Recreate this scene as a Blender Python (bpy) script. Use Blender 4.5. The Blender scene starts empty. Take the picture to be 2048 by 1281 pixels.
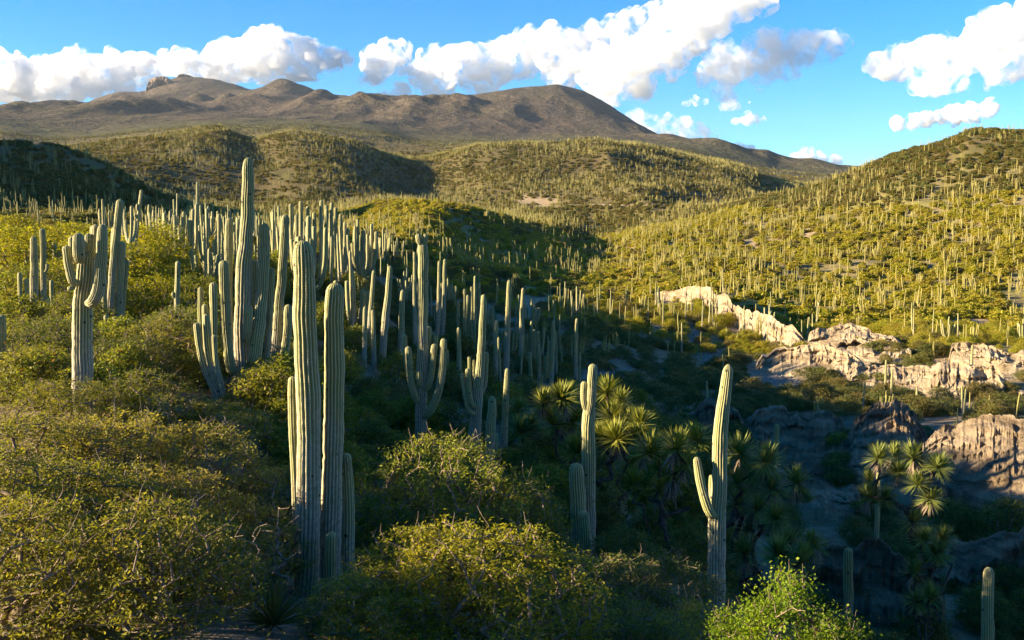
import bpy, bmesh, math, random
import numpy as np
from mathutils import Vector, Matrix

# ------------------------------------------------------------------ camera, sky, sun, exposure
sc = bpy.context.scene
LENS = 35.0
W0, H0 = 2048.0, 1281.0
FPX = LENS / 36.0 * W0
PITCH = math.atan(210.7 / FPX)
cam_d = bpy.data.cameras.new('camera'); cam_d.lens = LENS; cam_d.sensor_width = 36.0
cam_d.clip_start = 0.1; cam_d.clip_end = 120000.0
cam = bpy.data.objects.new('camera', cam_d); sc.collection.objects.link(cam)
cam.location = (0, 0, 0); cam.rotation_euler = (math.pi / 2 - PITCH, 0, 0)
sc.camera = cam

SUN_EL = math.radians(15.2)
SUN_BACK = math.radians(-8.0)         # sun stands at the left, a touch behind the viewer
to_sun = Vector((-math.cos(SUN_EL) * math.cos(SUN_BACK), math.cos(SUN_EL) * math.sin(SUN_BACK), math.sin(SUN_EL)))

world = bpy.data.worlds.new('World'); sc.world = world; world.use_nodes = True
wn = world.node_tree; wn.nodes.clear()
w_out = wn.nodes.new('ShaderNodeOutputWorld'); w_bg = wn.nodes.new('ShaderNodeBackground')
w_sky = wn.nodes.new('ShaderNodeTexSky'); w_sky.sky_type = 'NISHITA'; w_sky.sun_disc = False
w_sky.sun_elevation = SUN_EL; w_sky.sun_rotation = math.atan2(to_sun.x, to_sun.y)
w_sky.altitude = 2200; w_sky.air_density = 1.0; w_sky.dust_density = 0.3; w_sky.ozone_density = 5.0
w_hs = wn.nodes.new('ShaderNodeHueSaturation'); w_hs.inputs['Saturation'].default_value = 1.22; w_hs.inputs['Hue'].default_value = 0.496
wn.links.new(w_sky.outputs[0], w_hs.inputs['Color']); wn.links.new(w_hs.outputs[0], w_bg.inputs['Color'])
w_bg.inputs['Strength'].default_value = 0.061
wn.links.new(w_bg.outputs[0], w_out.inputs['Surface'])

sun_d = bpy.data.lights.new('sun', 'SUN'); sun_d.energy = 5.0; sun_d.angle = math.radians(0.53)
sun_d.color = (1.0, 0.79, 0.50)
sun = bpy.data.objects.new('sun', sun_d); sc.collection.objects.link(sun)
sun.rotation_euler = to_sun.to_track_quat('Z', 'Y').to_euler()
sun.location = (-50, 0, 50)

sc.view_settings.view_transform = 'Standard'; sc.view_settings.look = 'None'
sc.view_settings.exposure = 2.15; sc.view_settings.gamma = 1.0; sc.view_settings.use_curve_mapping = False
cy = sc.cycles
cy.use_denoising = True
try: cy.denoiser = 'OPENIMAGEDENOISE'
except Exception: pass
cy.max_bounces = 14; cy.diffuse_bounces = 6; cy.glossy_bounces = 1; cy.transmission_bounces = 3
cy.volume_bounces = 12; cy.transparent_max_bounces = 4
cy.use_adaptive_sampling = True; cy.adaptive_threshold = 0.02
cy.caustics_reflective = False; cy.caustics_refractive = False

rnd = random.Random(7)
npr = np.random.default_rng(7)
COL = sc.collection

# ------------------------------------------------------------------ small helpers
CP, SP = math.cos(PITCH), math.sin(PITCH)
def ray(x, y):
    a = (x - W0 / 2) / FPX; b = (H0 / 2 - y) / FPX
    return np.array((a, CP + b * SP, -SP + b * CP))
def px(x, y, D):
    """the point on the sight line of photo pixel (x, y) that lies D metres away over the ground"""
    r = ray(x, y); return r * (D / math.hypot(r[0], r[1]))
def azt(x, y):
    r = ray(x, y); h = math.hypot(r[0], r[1]); return math.atan2(r[0], r[1]), r[2] / h
def project(P):
    P = np.asarray(P, float)
    zf = P[..., 1] * CP - P[..., 2] * SP
    up = P[..., 1] * SP + P[..., 2] * CP
    zf = np.where(zf < 0.01, 0.01, zf)
    return W0 / 2 + FPX * P[..., 0] / zf, H0 / 2 - FPX * up / zf

def mesh(name, V, faces, attrs=None, smooth=True, mats=()):
    """faces: list of int arrays (n,3) / (n,4)"""
    if not isinstance(faces, (list, tuple)): faces = [faces]
    faces = [np.asarray(f, np.int32) for f in faces if len(f)]
    m = bpy.data.meshes.new(name)
    V = np.asarray(V, np.float32)
    m.vertices.add(len(V)); m.vertices.foreach_set('co', V.ravel())
    loops = np.concatenate([f.ravel() for f in faces])
    starts = []; off = 0
    for f in faces:
        starts.append(off + np.arange(len(f)) * f.shape[1]); off += f.size
    starts = np.concatenate(starts).astype(np.int32)
    m.loops.add(len(loops)); m.loops.foreach_set('vertex_index', loops.astype(np.int32))
    m.polygons.add(len(starts)); m.polygons.foreach_set('loop_start', starts)
    m.polygons.foreach_set('use_smooth', np.full(len(starts), smooth, bool))
    m.update(calc_edges=True)
    for k, a in (attrs or {}).items():
        a = np.asarray(a, np.float32)
        if a.ndim == 1:
            at = m.attributes.new(k, 'FLOAT', 'POINT'); at.data.foreach_set('value', a)
        else:
            at = m.attributes.new(k, 'FLOAT_VECTOR', 'POINT'); at.data.foreach_set('vector', a.ravel())
    for mt in mats: m.materials.append(mt)
    return m
def obj(name, data, parent=None, loc=(0, 0, 0), rotz=0.0, scale=(1, 1, 1)):
    o = bpy.data.objects.new(name, data); COL.objects.link(o)
    o.location = loc; o.rotation_euler = (0, 0, rotz); o.scale = scale
    if parent is not None: o.parent = parent
    return o
def tag(o, label=None, cat=None, group=None, kind=None):
    if label: o['label'] = label
    if cat: o['category'] = cat
    if group: o['group'] = group
    if kind: o['kind'] = kind
    return o

# ---- value noise in numpy
def _hash(i, j, k=0, seed=0):
    h = (i.astype(np.int64) * 374761393 + j.astype(np.int64) * 668265263 + np.int64(k) * 2147483647 + seed * 974634777) & 0xFFFFFFFF
    h = ((h ^ (h >> 13)) * 1274126177) & 0xFFFFFFFF
    h = (h ^ (h >> 16)) & 0xFFFFFFFF
    return h / 4294967295.0 * 2 - 1
def noise2(x, y, seed=0):
    xi = np.floor(x); yi = np.floor(y); u = x - xi; v = y - yi
    u = u * u * u * (u * (u * 6 - 15) + 10); v = v * v * v * (v * (v * 6 - 15) + 10)
    a = _hash(xi, yi, 0, seed); b = _hash(xi + 1, yi, 0, seed); c = _hash(xi, yi + 1, 0, seed); d = _hash(xi + 1, yi + 1, 0, seed)
    return (a * (1 - u) + b * u) * (1 - v) + (c * (1 - u) + d * u) * v
def fbm2(x, y, oct=4, seed=0, gain=0.5):
    s = 0; a = 1.0; n = 0
    for o in range(oct):
        s = s + a * noise2(x * 2 ** o + 17.3 * o, y * 2 ** o - 9.1 * o, seed + o); n += a; a *= gain
    return s / n
def ridged2(x, y, oct=4, seed=0, gain=0.5):
    s = 0; a = 1.0; n = 0
    for o in range(oct):
        s = s + a * (1 - 2 * np.abs(noise2(x * 2 ** o + 5.2 * o, y * 2 ** o + 3.7 * o, seed + o)) ** 0.8); n += a; a *= gain
    return s / n
def _hash3(i, j, k, seed):
    h = (i.astype(np.int64) * 374761393 + j.astype(np.int64) * 668265263 + k.astype(np.int64) * 1440662683 + seed * 974634777) & 0xFFFFFFFF
    h = ((h ^ (h >> 13)) * 1274126177) & 0xFFFFFFFF
    h = (h ^ (h >> 16)) & 0xFFFFFFFF
    return h / 4294967295.0 * 2 - 1
def noise3(p, seed=0):
    i = np.floor(p); f = p - i; f = f * f * (3 - 2 * f); r = 0
    for a in (0, 1):
        for b in (0, 1):
            for c in (0, 1):
                w = (f[:, 0] if a else 1 - f[:, 0]) * (f[:, 1] if b else 1 - f[:, 1]) * (f[:, 2] if c else 1 - f[:, 2])
                r = r + w * _hash3(i[:, 0] + a, i[:, 1] + b, i[:, 2] + c, seed)
    return r
def sstep(a, b, x):
    t = np.clip((x - a) / (b - a), 0, 1); return t * t * (3 - 2 * t)
def pchip(xk, yk, x):
    """xk (K,), yk (K, ...) -> shape preserving cubic at x (n,)"""
    xk = np.asarray(xk, float); yk = np.asarray(yk, float)
    h = np.diff(xk); dl = np.diff(yk, axis=0) / h.reshape((-1,) + (1,) * (yk.ndim - 1))
    m = np.zeros_like(yk)
    w1 = (2 * h[1:] + h[:-1]).reshape((-1,) + (1,) * (yk.ndim - 1)); w2 = (h[1:] + 2 * h[:-1]).reshape(w1.shape)
    ok = (dl[:-1] * dl[1:]) > 0
    a = np.where(ok, dl[:-1], 1); b = np.where(ok, dl[1:], 1)
    m[1:-1] = np.where(ok, (w1 + w2) / (w1 / a + w2 / b), 0)
    m[0] = dl[0]; m[-1] = dl[-1]
    x = np.clip(x, xk[0], xk[-1]); i = np.clip(np.searchsorted(xk, x) - 1, 0, len(xk) - 2)
    sh = (-1,) + (1,) * (yk.ndim - 1)
    t = ((x - xk[i]) / h[i]).reshape(sh); hh = h[i].reshape(sh)
    return ((2 * t ** 3 - 3 * t ** 2 + 1) * yk[i] + (t ** 3 - 2 * t ** 2 + t) * hh * m[i]
            + (-2 * t ** 3 + 3 * t ** 2) * yk[i + 1] + (t ** 3 - t ** 2) * hh * m[i + 1])

# ------------------------------------------------------------------ materials
class NT:
    """terse node-tree builder"""
    def __init__(s, name):
        s.m = bpy.data.materials.new(name); s.m.use_nodes = True; s.t = s.m.node_tree; s.t.nodes.clear()
        s.out = s.n('OutputMaterial')
    def n(s, kind, **kw):
        nd = s.t.nodes.new('ShaderNode' + kind)
        for k, v in kw.items(): setattr(nd, k, v)
        return nd
    def l(s, a, b): s.t.links.new(a, b)
    def put(s, sock, v):
        if hasattr(v, 'links') or isinstance(v, bpy.types.NodeSocket): s.l(v, sock)
        else: sock.default_value = v
    def attr(s, name, typ='GEOMETRY', o='Fac'):
        return s.n('Attribute', attribute_name=name, attribute_type=typ).outputs[o]
    def math(s, op, a, b=0.0, clamp=False):
        nd = s.n('Math', operation=op, use_clamp=clamp); s.put(nd.inputs[0], a); s.put(nd.inputs[1], b); return nd.outputs[0]
    def mix(s, f, a, b, blend='MIX'):
        nd = s.n('Mix', data_type='RGBA', blend_type=blend)
        s.put(nd.inputs[0], f); s.put(nd.inputs[6], a if not isinstance(a, tuple) else (*a[:3], 1)); s.put(nd.inputs[7], b if not isinstance(b, tuple) else (*b[:3], 1))
        return nd.outputs[2]
    def noise(s, scale, detail=4, rough=0.55, vec=None, o=0, dist=0.0):
        nd = s.n('TexNoise'); nd.inputs['Scale'].default_value = scale; nd.inputs['Detail'].default_value = detail
        nd.inputs['Roughness'].default_value = rough; nd.inputs['Distortion'].default_value = dist
        if vec is not None: s.l(vec, nd.inputs['Vector'])
        return nd.outputs[o]
    def voro(s, scale, vec=None, o=0, feature='F1'):
        nd = s.n('TexVoronoi', feature=feature); nd.inputs['Scale'].default_value = scale
        if vec is not None: s.l(vec, nd.inputs['Vector'])
        return nd.outputs[o]
    def ramp(s, f, a, b, clamp=True):
        nd = s.n('MapRange'); nd.clamp = clamp; nd.interpolation_type = 'SMOOTHSTEP'
        s.put(nd.inputs[0], f); nd.inputs[1].default_value = a; nd.inputs[2].default_value = b
        return nd.outputs[0]
    def pos(s): return s.n('NewGeometry').outputs['Position']
    def obj_coord(s): return s.n('TexCoord').outputs['Object']
    def bump(s, h, strength, dist):
        nd = s.n('Bump'); s.put(nd.inputs['Strength'], strength); nd.inputs['Distance'].default_value = dist; s.l(h, nd.inputs['Height']); return nd.outputs[0]
    def principled(s, col, rough=0.8, normal=None, spec=0.2):
        b = s.n('BsdfPrincipled'); s.put(b.inputs['Base Color'], col if not isinstance(col, tuple) else (*col[:3], 1))
        s.put(b.inputs['Roughness'], rough); b.inputs['Specular IOR Level'].default_value = spec
        if normal is not None: s.l(normal, b.inputs['Normal'])
        return b.outputs[0]
    def done(s, surf=None, vol=None):
        if surf is not None: s.l(surf, s.out.inputs['Surface'])
        if vol is not None: s.l(vol, s.out.inputs['Volume'])
        return s.m

def mat_ground():
    t = NT('ground_soil'); P = t.pos()
    veg = t.attr('veg'); clay = t.attr('clay'); wash = t.attr('wash')
    n1 = t.noise(0.06, 6, 0.6, P); n2 = t.noise(0.9, 6, 0.65, P); n3 = t.noise(6.0, 4, 0.6, P)
    soil = t.mix(t.ramp(n2, 0.3, 0.7), (0.14, 0.105, 0.068), (0.28, 0.215, 0.145))
    dry = t.mix(t.ramp(n1, 0.35, 0.65), (0.235, 0.195, 0.070), (0.200, 0.195, 0.038))
    c = t.mix(t.math('MULTIPLY', t.ramp(n2, 0.25, 0.6), veg, True), soil, dry)
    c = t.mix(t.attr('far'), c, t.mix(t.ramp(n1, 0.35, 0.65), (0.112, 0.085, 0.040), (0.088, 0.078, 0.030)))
    cl = t.mix(t.ramp(n2, 0.3, 0.75), (0.22, 0.165, 0.105), (0.40, 0.315, 0.205))
    cm = t.ramp(t.math('ADD', clay, t.math('MULTIPLY', t.math('SUBTRACT', n2, 0.5), 0.9)), 0.35, 0.6)
    c = t.mix(cm, c, cl)
    gr = t.mix(t.ramp(n3, 0.4, 0.65), (0.10, 0.095, 0.09), (0.30, 0.28, 0.26))
    c = t.mix(t.math('MULTIPLY', wash, t.ramp(n2, 0.2, 0.6), True), c, gr)
    h = t.math('ADD', t.math('MULTIPLY', n2, 0.5), t.math('MULTIPLY', n3, 0.12))
    return t.done(t.principled(c, 0.95, t.bump(h, 0.8, 0.5), 0.1))
def mat_mountain():
    t = NT('mountain_scrub'); P = t.pos()
    n1 = t.noise(0.0011, 5, 0.6, P); n2 = t.noise(0.012, 6, 0.7, P); v = t.voro(0.05, P); g = t.attr('veg')
    base = t.mix(t.ramp(n1, 0.38, 0.62), (0.086, 0.065, 0.049), (0.070, 0.058, 0.040))
    base = t.mix(t.ramp(n2, 0.45, 0.68), base, (0.118, 0.094, 0.072))
    base = t.mix(t.math('MULTIPLY', g, 0.7, True), base, (0.10, 0.105, 0.040))
    base = t.mix(t.math('MULTIPLY', t.ramp(v, 0.42, 0.2), 0.7), base, (0.050, 0.052, 0.028))
    n4 = t.noise(0.04, 4, 0.6, P)
    h = t.math('ADD', t.math('MULTIPLY', n2, 1.2), t.math('MULTIPLY', n4, 0.35))
    return t.done(t.principled(base, 0.95, t.bump(h, 1.0, 34.0), 0.05))
def mat_clay(name, c1, c2, sc_=1.0, strata=1.0):
    t = NT(name); P = t.pos()
    mp = t.n('Mapping'); mp.inputs['Scale'].default_value = (1, 1, 3.2); t.l(P, mp.inputs['Vector'])
    fl = t.n('Mapping'); fl.inputs['Scale'].default_value = (1, 1, 0.12); t.l(P, fl.inputs['Vector'])
    n1 = t.noise(0.35 * sc_, 6, 0.6, mp.outputs[0]); n2 = t.noise(2.2 * sc_, 6, 0.7, fl.outputs[0]); n3 = t.noise(7.0 * sc_, 5, 0.7, P)
    c = t.mix(t.ramp(n1, 0.33, 0.68), c1, c2)
    c = t.mix(t.math('MULTIPLY', t.ramp(n2, 0.56, 0.72), 0.45 * strata), c, tuple(x * 0.42 for x in c1))
    bd = t.n('Mapping'); bd.inputs['Scale'].default_value = (.12, .12, 2.6); t.l(P, bd.inputs['Vector'])
    c = t.mix(t.math('MULTIPLY', t.ramp(t.noise(0.8 * sc_, 4, 0.6, bd.outputs[0]), 0.52, 0.62), 0.4 * strata), c, tuple(x * 0.55 for x in c1))
    c = t.mix(t.math('MULTIPLY', t.ramp(n3, 0.5, 0.8), 0.35), c, tuple(min(1, x * 1.2) for x in c2))
    h = t.math('ADD', t.math('MULTIPLY', n2, 0.6), t.math('MULTIPLY', n3, 0.35))
    return t.done(t.principled(c, 0.95, t.bump(h, 1.0, 0.5 / sc_), 0.1))
def mat_cactus(name, near=True):
    t = NT(name); P = t.obj_coord()
    rib = t.attr('rib'); al = t.attr('along'); hg = t.attr('hgt')
    rv = t.n('ObjectInfo').outputs['Random']
    n1 = t.noise(1.6, 4, 0.6, P); n2 = t.noise(11.0, 4, 0.65, P)
    val = t.mix(rv, (0.118, 0.138, 0.030), (0.155, 0.164, 0.044))
    cr = t.mix(rv, (0.43, 0.405, 0.195), (0.48, 0.435, 0.24))
    c = t.mix(t.ramp(rib, 0.35, 1.0), val, cr)
    # corky, greyed lower stem
    ck = t.ramp(t.math('ADD', hg, t.math('MULTIPLY', t.math('SUBTRACT', n1, 0.5), 0.9)), 0.70, 0.25)
    cork = t.mix(t.ramp(n2, 0.35, 0.65), (0.25, 0.215, 0.155), (0.46, 0.405, 0.31))
    cork = t.mix(t.ramp(rib, 0.0, 0.6), (0.13, 0.12, 0.09), cork)
    c = t.mix(t.math('MULTIPLY', ck, 0.85), c, cork)
    nb = n2
    if near:
        # rows of spine cushions down every rib
        wv = t.math('FRACT', t.math('MULTIPLY', al, 21.0))
        dot = t.math('MULTIPLY', t.ramp(t.math('ABSOLUTE', t.math('SUBTRACT', wv, 0.5)), 0.32, 0.12), t.ramp(rib, 0.72, 0.95))
        c = t.mix(t.math('MULTIPLY', dot, 0.65), c, (0.56, 0.52, 0.42))
        sp = t.ramp(t.voro(3.8, P), 0.16, 0.10)
        c = t.mix(t.math('MULTIPLY', sp, t.ramp(n1, 0.40, 0.52)), c, (0.025, 0.020, 0.015))
        stn = t.ramp(t.noise(3.0, 5, 0.7, P), 0.54, 0.68)
        c = t.mix(t.math('MULTIPLY', stn, 0.6), c, (0.15, 0.115, 0.07))
        nb = t.math('ADD', n2, t.math('MULTIPLY', dot, 0.8))
        return t.done(t.principled(c, 0.62, t.bump(nb, 0.5, 0.02), 0.3))
    c = t.mix(1.0, c, (1.02, 0.93, 0.68), 'MULTIPLY')
    return t.done(t.principled(c, 0.7, None, 0.25))
def mat_leaf(name='leaf', transl=0.42, use_color=True, col=None):
    t = NT(name)
    lv = t.attr('lv'); oi = t.n('ObjectInfo')
    base = oi.outputs['Color'] if use_color else t.mix(oi.outputs['Random'], col[0], col[1])
    hs = t.n('HueSaturation'); t.l(base, hs.inputs['Color'])
    t.put(hs.inputs['Hue'], t.math('ADD', t.math('MULTIPLY', t.math('SUBTRACT', lv, 0.5), -0.05), 0.5))
    t.put(hs.inputs['Value'], t.math('ADD', t.math('MULTIPLY', lv, 0.9), 0.55))
    hs.inputs['Saturation'].default_value = 1.0
    c = t.mix(t.ramp(lv, 0.955, 0.965), hs.outputs[0], (0.20, 0.105, 0.035))
    d = t.n('BsdfPrincipled'); t.l(c, d.inputs['Base Color']); d.inputs['Roughness'].default_value = 0.6; d.inputs['Specular IOR Level'].default_value = 0.25
    tr = t.n('BsdfTranslucent'); t.l(t.mix(1.0, c, (1.25, 1.2, 0.55), 'MULTIPLY'), tr.inputs['Color'])
    mx = t.n('MixShader'); mx.inputs[0].default_value = transl; t.l(d.outputs[0], mx.inputs[1]); t.l(tr.outputs[0], mx.inputs[2])
    return t.done(mx.outputs[0])
def mat_simple(name, c1, c2, scale=8.0, rough=0.85, bump=0.4, dist=0.02):
    t = NT(name); P = t.obj_coord(); n = t.noise(scale, 5, 0.65, P)
    return t.done(t.principled(t.mix(t.ramp(n, 0.3, 0.7), c1, c2), rough, t.bump(n, bump, dist), 0.15))

M = {}
M['ground'] = mat_ground(); M['mountain'] = mat_mountain()
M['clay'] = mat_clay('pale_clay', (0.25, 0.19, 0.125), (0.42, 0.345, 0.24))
M['clay_shade'] = mat_clay('shaded_clay', (0.13, 0.095, 0.062), (0.33, 0.26, 0.18), 1.0, 1.3)  # clay again, with the gorge shade put into a darker brown colour
M['rock'] = mat_clay('mountain_rock', (0.17, 0.120, 0.090), (0.34, 0.255, 0.195), 0.02)
M['cactus'] = mat_cactus('cactus_skin', True)
M['cactus_far'] = mat_cactus('cactus_skin_plain', False)
M['leaf'] = mat_leaf('leaf', .5)
M['bark'] = mat_simple('bark', (0.09, 0.068, 0.05), (0.27, 0.205, 0.155), 14.0, 0.9, 0.6, 0.02)
M['yucca_leaf'] = mat_leaf('yucca_leaf', 0.25)
M['dead_leaf'] = mat_simple('dead_yucca_leaf', (0.14, 0.105, 0.075), (0.33, 0.26, 0.19), 20.0, 0.9, 0.3)
M['yucca_bark'] = mat_simple('yucca_bark', (0.035, 0.028, 0.022), (0.12, 0.095, 0.075), 9.0, 0.95, 0.8, 0.04)
M['stone'] = mat_simple('stone', (0.14, 0.125, 0.11), (0.33, 0.30, 0.27), 5.0, 0.9, 0.5, 0.03)

# ------------------------------------------------------------------ the land
# Profile lines: for a distance over the ground, heights (z, metres from the eye) or sight-line rows (y) at several photo columns
LAYERS = [
 (0.6,  'z', [(0, -1.7), (2048, -1.7)]),
 (4.0,  'z', [(0, -2.9), (2048, -3.0)]),
 (9.0,  'z', [(0, -4.4), (1000, -4.7), (2048, -5.6)]),
 (14.0, 'z', [(0, -5.3), (400, -5.6), (700, -6.1), (1200, -7.0), (1700, -8.8), (2048, -10.2)]),
 (18.0, 'z', [(0, -5.4), (600, -6.8), (1000, -7.5), (1440, -8.5), (1700, -10.0), (2048, -11.6)]),
 (25.0, 'z', [(0, -4.8), (170, -4.7), (490, -5.3), (700, -7.1), (900, -8.0), (1180, -9.3), (1440, -10.0), (1700, -12.2), (2048, -13.6)]),
 (35.0, 'z', [(0, -4.7), (220, -4.8), (490, -5.3), (700, -7.3), (843, -8.5), (960, -8.8), (1180, -10.2), (1300, -11.8), (1440, -13.0), (1600, -14.2), (2048, -15.2)]),
 (48.0, 'z', [(0, -4.5), (300, -5.0), (490, -5.3), (730, -6.8), (850, -8.6), (1000, -9.6), (1150, -10.2), (1300, -12.2), (1450, -14.6), (1600, -15.8), (2048, -16.2)]),
 (64.0, 'z', [(0, -4.0), (300, -4.4), (600, -5.0), (730, -6.0), (850, -8.5), (1000, -10.5), (1150, -12.0), (1300, -13.5), (1450, -15.6), (1600, -17.4), (2048, -17.6)]),
 (75.0, 'z', [(0, -3.8), (300, -4.2), (600, -5.0), (750, -7.0), (900, -9.8), (1000, -11.2), (1200, -13.8), (1400, -15.2), (1600, -15.6), (1800, -15.2), (2048, -14.8)]),
 (100., 'y', [(-400, 500), (0, 490), (200, 482), (400, 500), (550, 520), (700, 552), (850, 620), (1000, 672), (1200, 722), (1400, 765), (1600, 775), (1800, 790), (2048, 790), (2400, 780)]),
 (140., 'y', [(-400, 478), (0, 472), (200, 478), (400, 498), (600, 502), (800, 540), (1000, 602), (1200, 645), (1300, 660), (1400, 690), (1600, 715), (1800, 705), (2048, 715), (2400, 700)]),
 (200., 'y', [(-400, 450), (0, 452), (200, 457), (400, 470), (600, 472), (800, 500), (1000, 552), (1200, 582), (1400, 575), (1600, 608), (1800, 625), (2048, 640), (2400, 630)]),
 (280., 'y', [(-700, 260), (-300, 320), (0, 405), (200, 422), (400, 455), (600, 457), (700, 458), (800, 448), (860, 450), (905, 486), (1000, 512), (1200, 540), (1400, 525), (1600, 525), (1800, 522), (2048, 520), (2400, 500)]),
 (380., 'y', [(-700, 90), (-300, 130), (-120, 218), (0, 294), (100, 299), (200, 331), (300, 386), (400, 424), (500, 442), (600, 446), (700, 430), (780, 409), (870, 412), (940, 424), (1000, 441), (1100, 470), (1200, 500), (1300, 474), (1400, 462), (1600, 432), (1800, 400), (2048, 375), (2400, 330)]),  # unseen rise left of the frame is added to shade the left hill
 (520., 'y', [(-700, 250), (0, 330), (200, 355), (300, 390), (400, 412), (600, 425), (800, 423), (1000, 432), (1100, 440), (1200, 460), (1300, 449), (1400, 430), (1500, 404), (1600, 381), (1700, 349), (1800, 309), (1900, 283), (1950, 264), (2048, 266), (2400, 240)]),
 (640., 'y', [(-500, 300), (0, 345), (200, 350), (400, 393), (500, 402), (600, 400), (800, 414), (1000, 417), (1100, 413), (1300, 410), (1500, 405), (1600, 396), (1800, 345), (2048, 300), (2400, 280)]),
 (800., 'y', [(-500, 310), (0, 335), (200, 322), (400, 335), (520, 345), (600, 330), (700, 350), (800, 396), (900, 388), (1000, 360), (1100, 352), (1300, 358), (1500, 382), (1600, 392), (2048, 335)]),
 (1000., 'y', [(-500, 300), (0, 312), (150, 302), (250, 287), (350, 272), (430, 264), (500, 282), (560, 268), (600, 264), (700, 279), (760, 303), (820, 330), (870, 321), (950, 294), (1050, 285), (1250, 291), (1400, 321), (1500, 346), (1560, 384), (1700, 392), (2048, 345)]),
 (1400., 'y', [(-500, 300), (0, 302), (200, 296), (400, 280), (600, 282), (800, 304), (900, 302), (1100, 300), (1300, 314), (1450, 335), (1560, 355), (1700, 365), (2048, 355)]),
 (2200., 'y', [(-500, 262), (0, 262), (100, 276), (200, 271), (300, 259), (450, 251), (600, 253), (750, 267), (850, 287), (1000, 286), (1200, 291), (1350, 299), (1450, 320), (1600, 347), (1700, 352), (2048, 348)]),
 (3200., 'y', [(-500, 240), (0, 244), (150, 247), (300, 240), (500, 232), (650, 238), (830, 256), (940, 258), (1050, 266), (1200, 273), (1300, 287), (1400, 301), (1480, 310), (1530, 316), (1560, 328), (1640, 336), (1690, 341), (2048, 352)]),
 (4600., 'y', [(-500, 230), (0, 233), (150, 230), (300, 214), (450, 218), (565, 205), (700, 214), (850, 210), (940, 196), (1000, 183), (1060, 175), (1110, 170), (1160, 178), (1200, 197), (1240, 222), (1300, 262), (1350, 291), (1450, 315), (1600, 347), (2048, 365)]),
 (6500., 'y', [(-500, 232), (0, 226), (150, 221), (230, 193), (290, 182), (310, 168), (340, 155), (365, 150), (420, 156), (470, 166), (510, 178), (535, 176), (565, 168), (610, 186), (700, 196), (800, 203), (1000, 200), (1200, 250), (1400, 335), (2048, 380)]),
 (9400., 'y', [(-500, 330), (600, 330), (2048, 400)]),
]
FINE = 700
az_f = np.linspace(math.radians(-30.5), math.radians(30.5), FINE)
stepf = az_f[1] - az_f[0]
az_l = np.array([math.radians(-30.5) - stepf * (1.14 ** k - 1) / 0.14 for k in range(1, 36)]); az_l = az_l[az_l > -math.pi]
az_l = np.concatenate([az_l, np.linspace(az_l[-1], -math.pi, 12)[1:]])[::-1]
AZ = np.concatenate([az_l, az_f, -az_l[::-1]])
AZ[0] = -math.pi; AZ[-1] = math.pi
def seg(a, b, n): return np.exp(np.linspace(math.log(a), math.log(b), n, endpoint=False))
DD = np.concatenate([seg(0.6, 8, 26), seg(8, 60, 120), seg(60, 230, 140), seg(230, 1300, 160), seg(1300, 2600, 40), seg(2600, 7200, 150), np.exp(np.linspace(math.log(7200), math.log(9400), 10))])
LDK = np.log([L[0] for L in LAYERS])
TK = np.zeros((len(LAYERS), len(AZ)))
for k, (d, mode, pts) in enumerate(LAYERS):
    if mode == 'z':
        aa = np.array([math.atan((x - W0 / 2) / FPX) for x, z in pts]); tt = np.array([z / d for x, z in pts])
    else:
        q = [azt(x, y) for x, y in pts]; aa = np.array([a for a, t in q]); tt = np.array([t for a, t in q])
    TK[k] = pchip(aa, tt, AZ) if len(aa) > 2 else np.interp(AZ, aa, tt)
TAN = pchip(LDK, TK, np.log(DD))                    # (nd, naz)
GX = DD[:, None] * np.sin(AZ)[None, :]; GY = DD[:, None] * np.cos(AZ)[None, :]
GD = np.repeat(DD[:, None], len(AZ), 1)
GZ = GD * TAN
# relief: gullies and spurs on the hills, ribs on the mountains, small lumps close by
wm = sstep(1900, 3200, GD)
GZ += wm * (ridged2(GX / 900 + 3, GY / 1700, 5, 11, 0.48) * 36 + ridged2(GX / 300, GY / 620, 3, 23, .5) * 9)
wh = sstep(430, 700, GD) * (1 - sstep(1700, 2600, GD))
GZ += wh * (ridged2(GX / 170, GY / 300, 4, 31, 0.5) * 8 + fbm2(GX / 40, GY / 40, 3, 35) * 1.3)
wv = sstep(70, 150, GD) * (1 - sstep(380, 520, GD))
GZ += wv * (ridged2(GX / 55 + 2, GY / 75, 4, 41, 0.5) * 1.9)
wn_ = sstep(6, 20, GD) * (1 - sstep(150, 400, GD))
GZ += wn_ * (fbm2(GX / 9, GY / 9, 4, 51) * 0.38)
# rounded spurs and rocky knobs on the mountain flank: (x, y_top, d, half-width px, depth m, height px)
for (bx, by, bd, bw, bdep, bh) in [(640, 215, 4300, 36, 330, 26), (735, 214, 4000, 66, 420, 40), (845, 222, 3900, 52, 380, 34), (925, 226, 3800, 34, 300, 24), (800, 232, 3300, 80, 300, 15),
                                   (1010, 235, 3700, 60, 400, 16), (395, 208, 4900, 26, 150, 17), (452, 214, 4700, 20, 120, 14), (250, 214, 5000, 36, 240, 16), (500, 222, 4400, 60, 300, 20),
                                   (120, 232, 4200, 50, 300, 18), (565, 186, 5600, 62, 420, 14), (215, 236, 3700, 60, 300, 18), (340, 232, 3900, 60, 260, 18), (40, 240, 3600, 60, 260, 16), (1530, 312, 2900, 34, 180, 12), (1440, 300, 2800, 46, 240, 11), (1620, 335, 2800, 40, 200, 8)]:
    c = px(bx, by, bd); rad = bw * bd / FPX
    q = ((GX - c[0]) / rad) ** 2 + ((GY - c[1]) / bdep) ** 2
    GZ += bh * bd / FPX * np.exp(-q) * (1 + 0.3 * fbm2(GX / 70, GY / 70, 2, 77))
_lD = np.log(DD)
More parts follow.
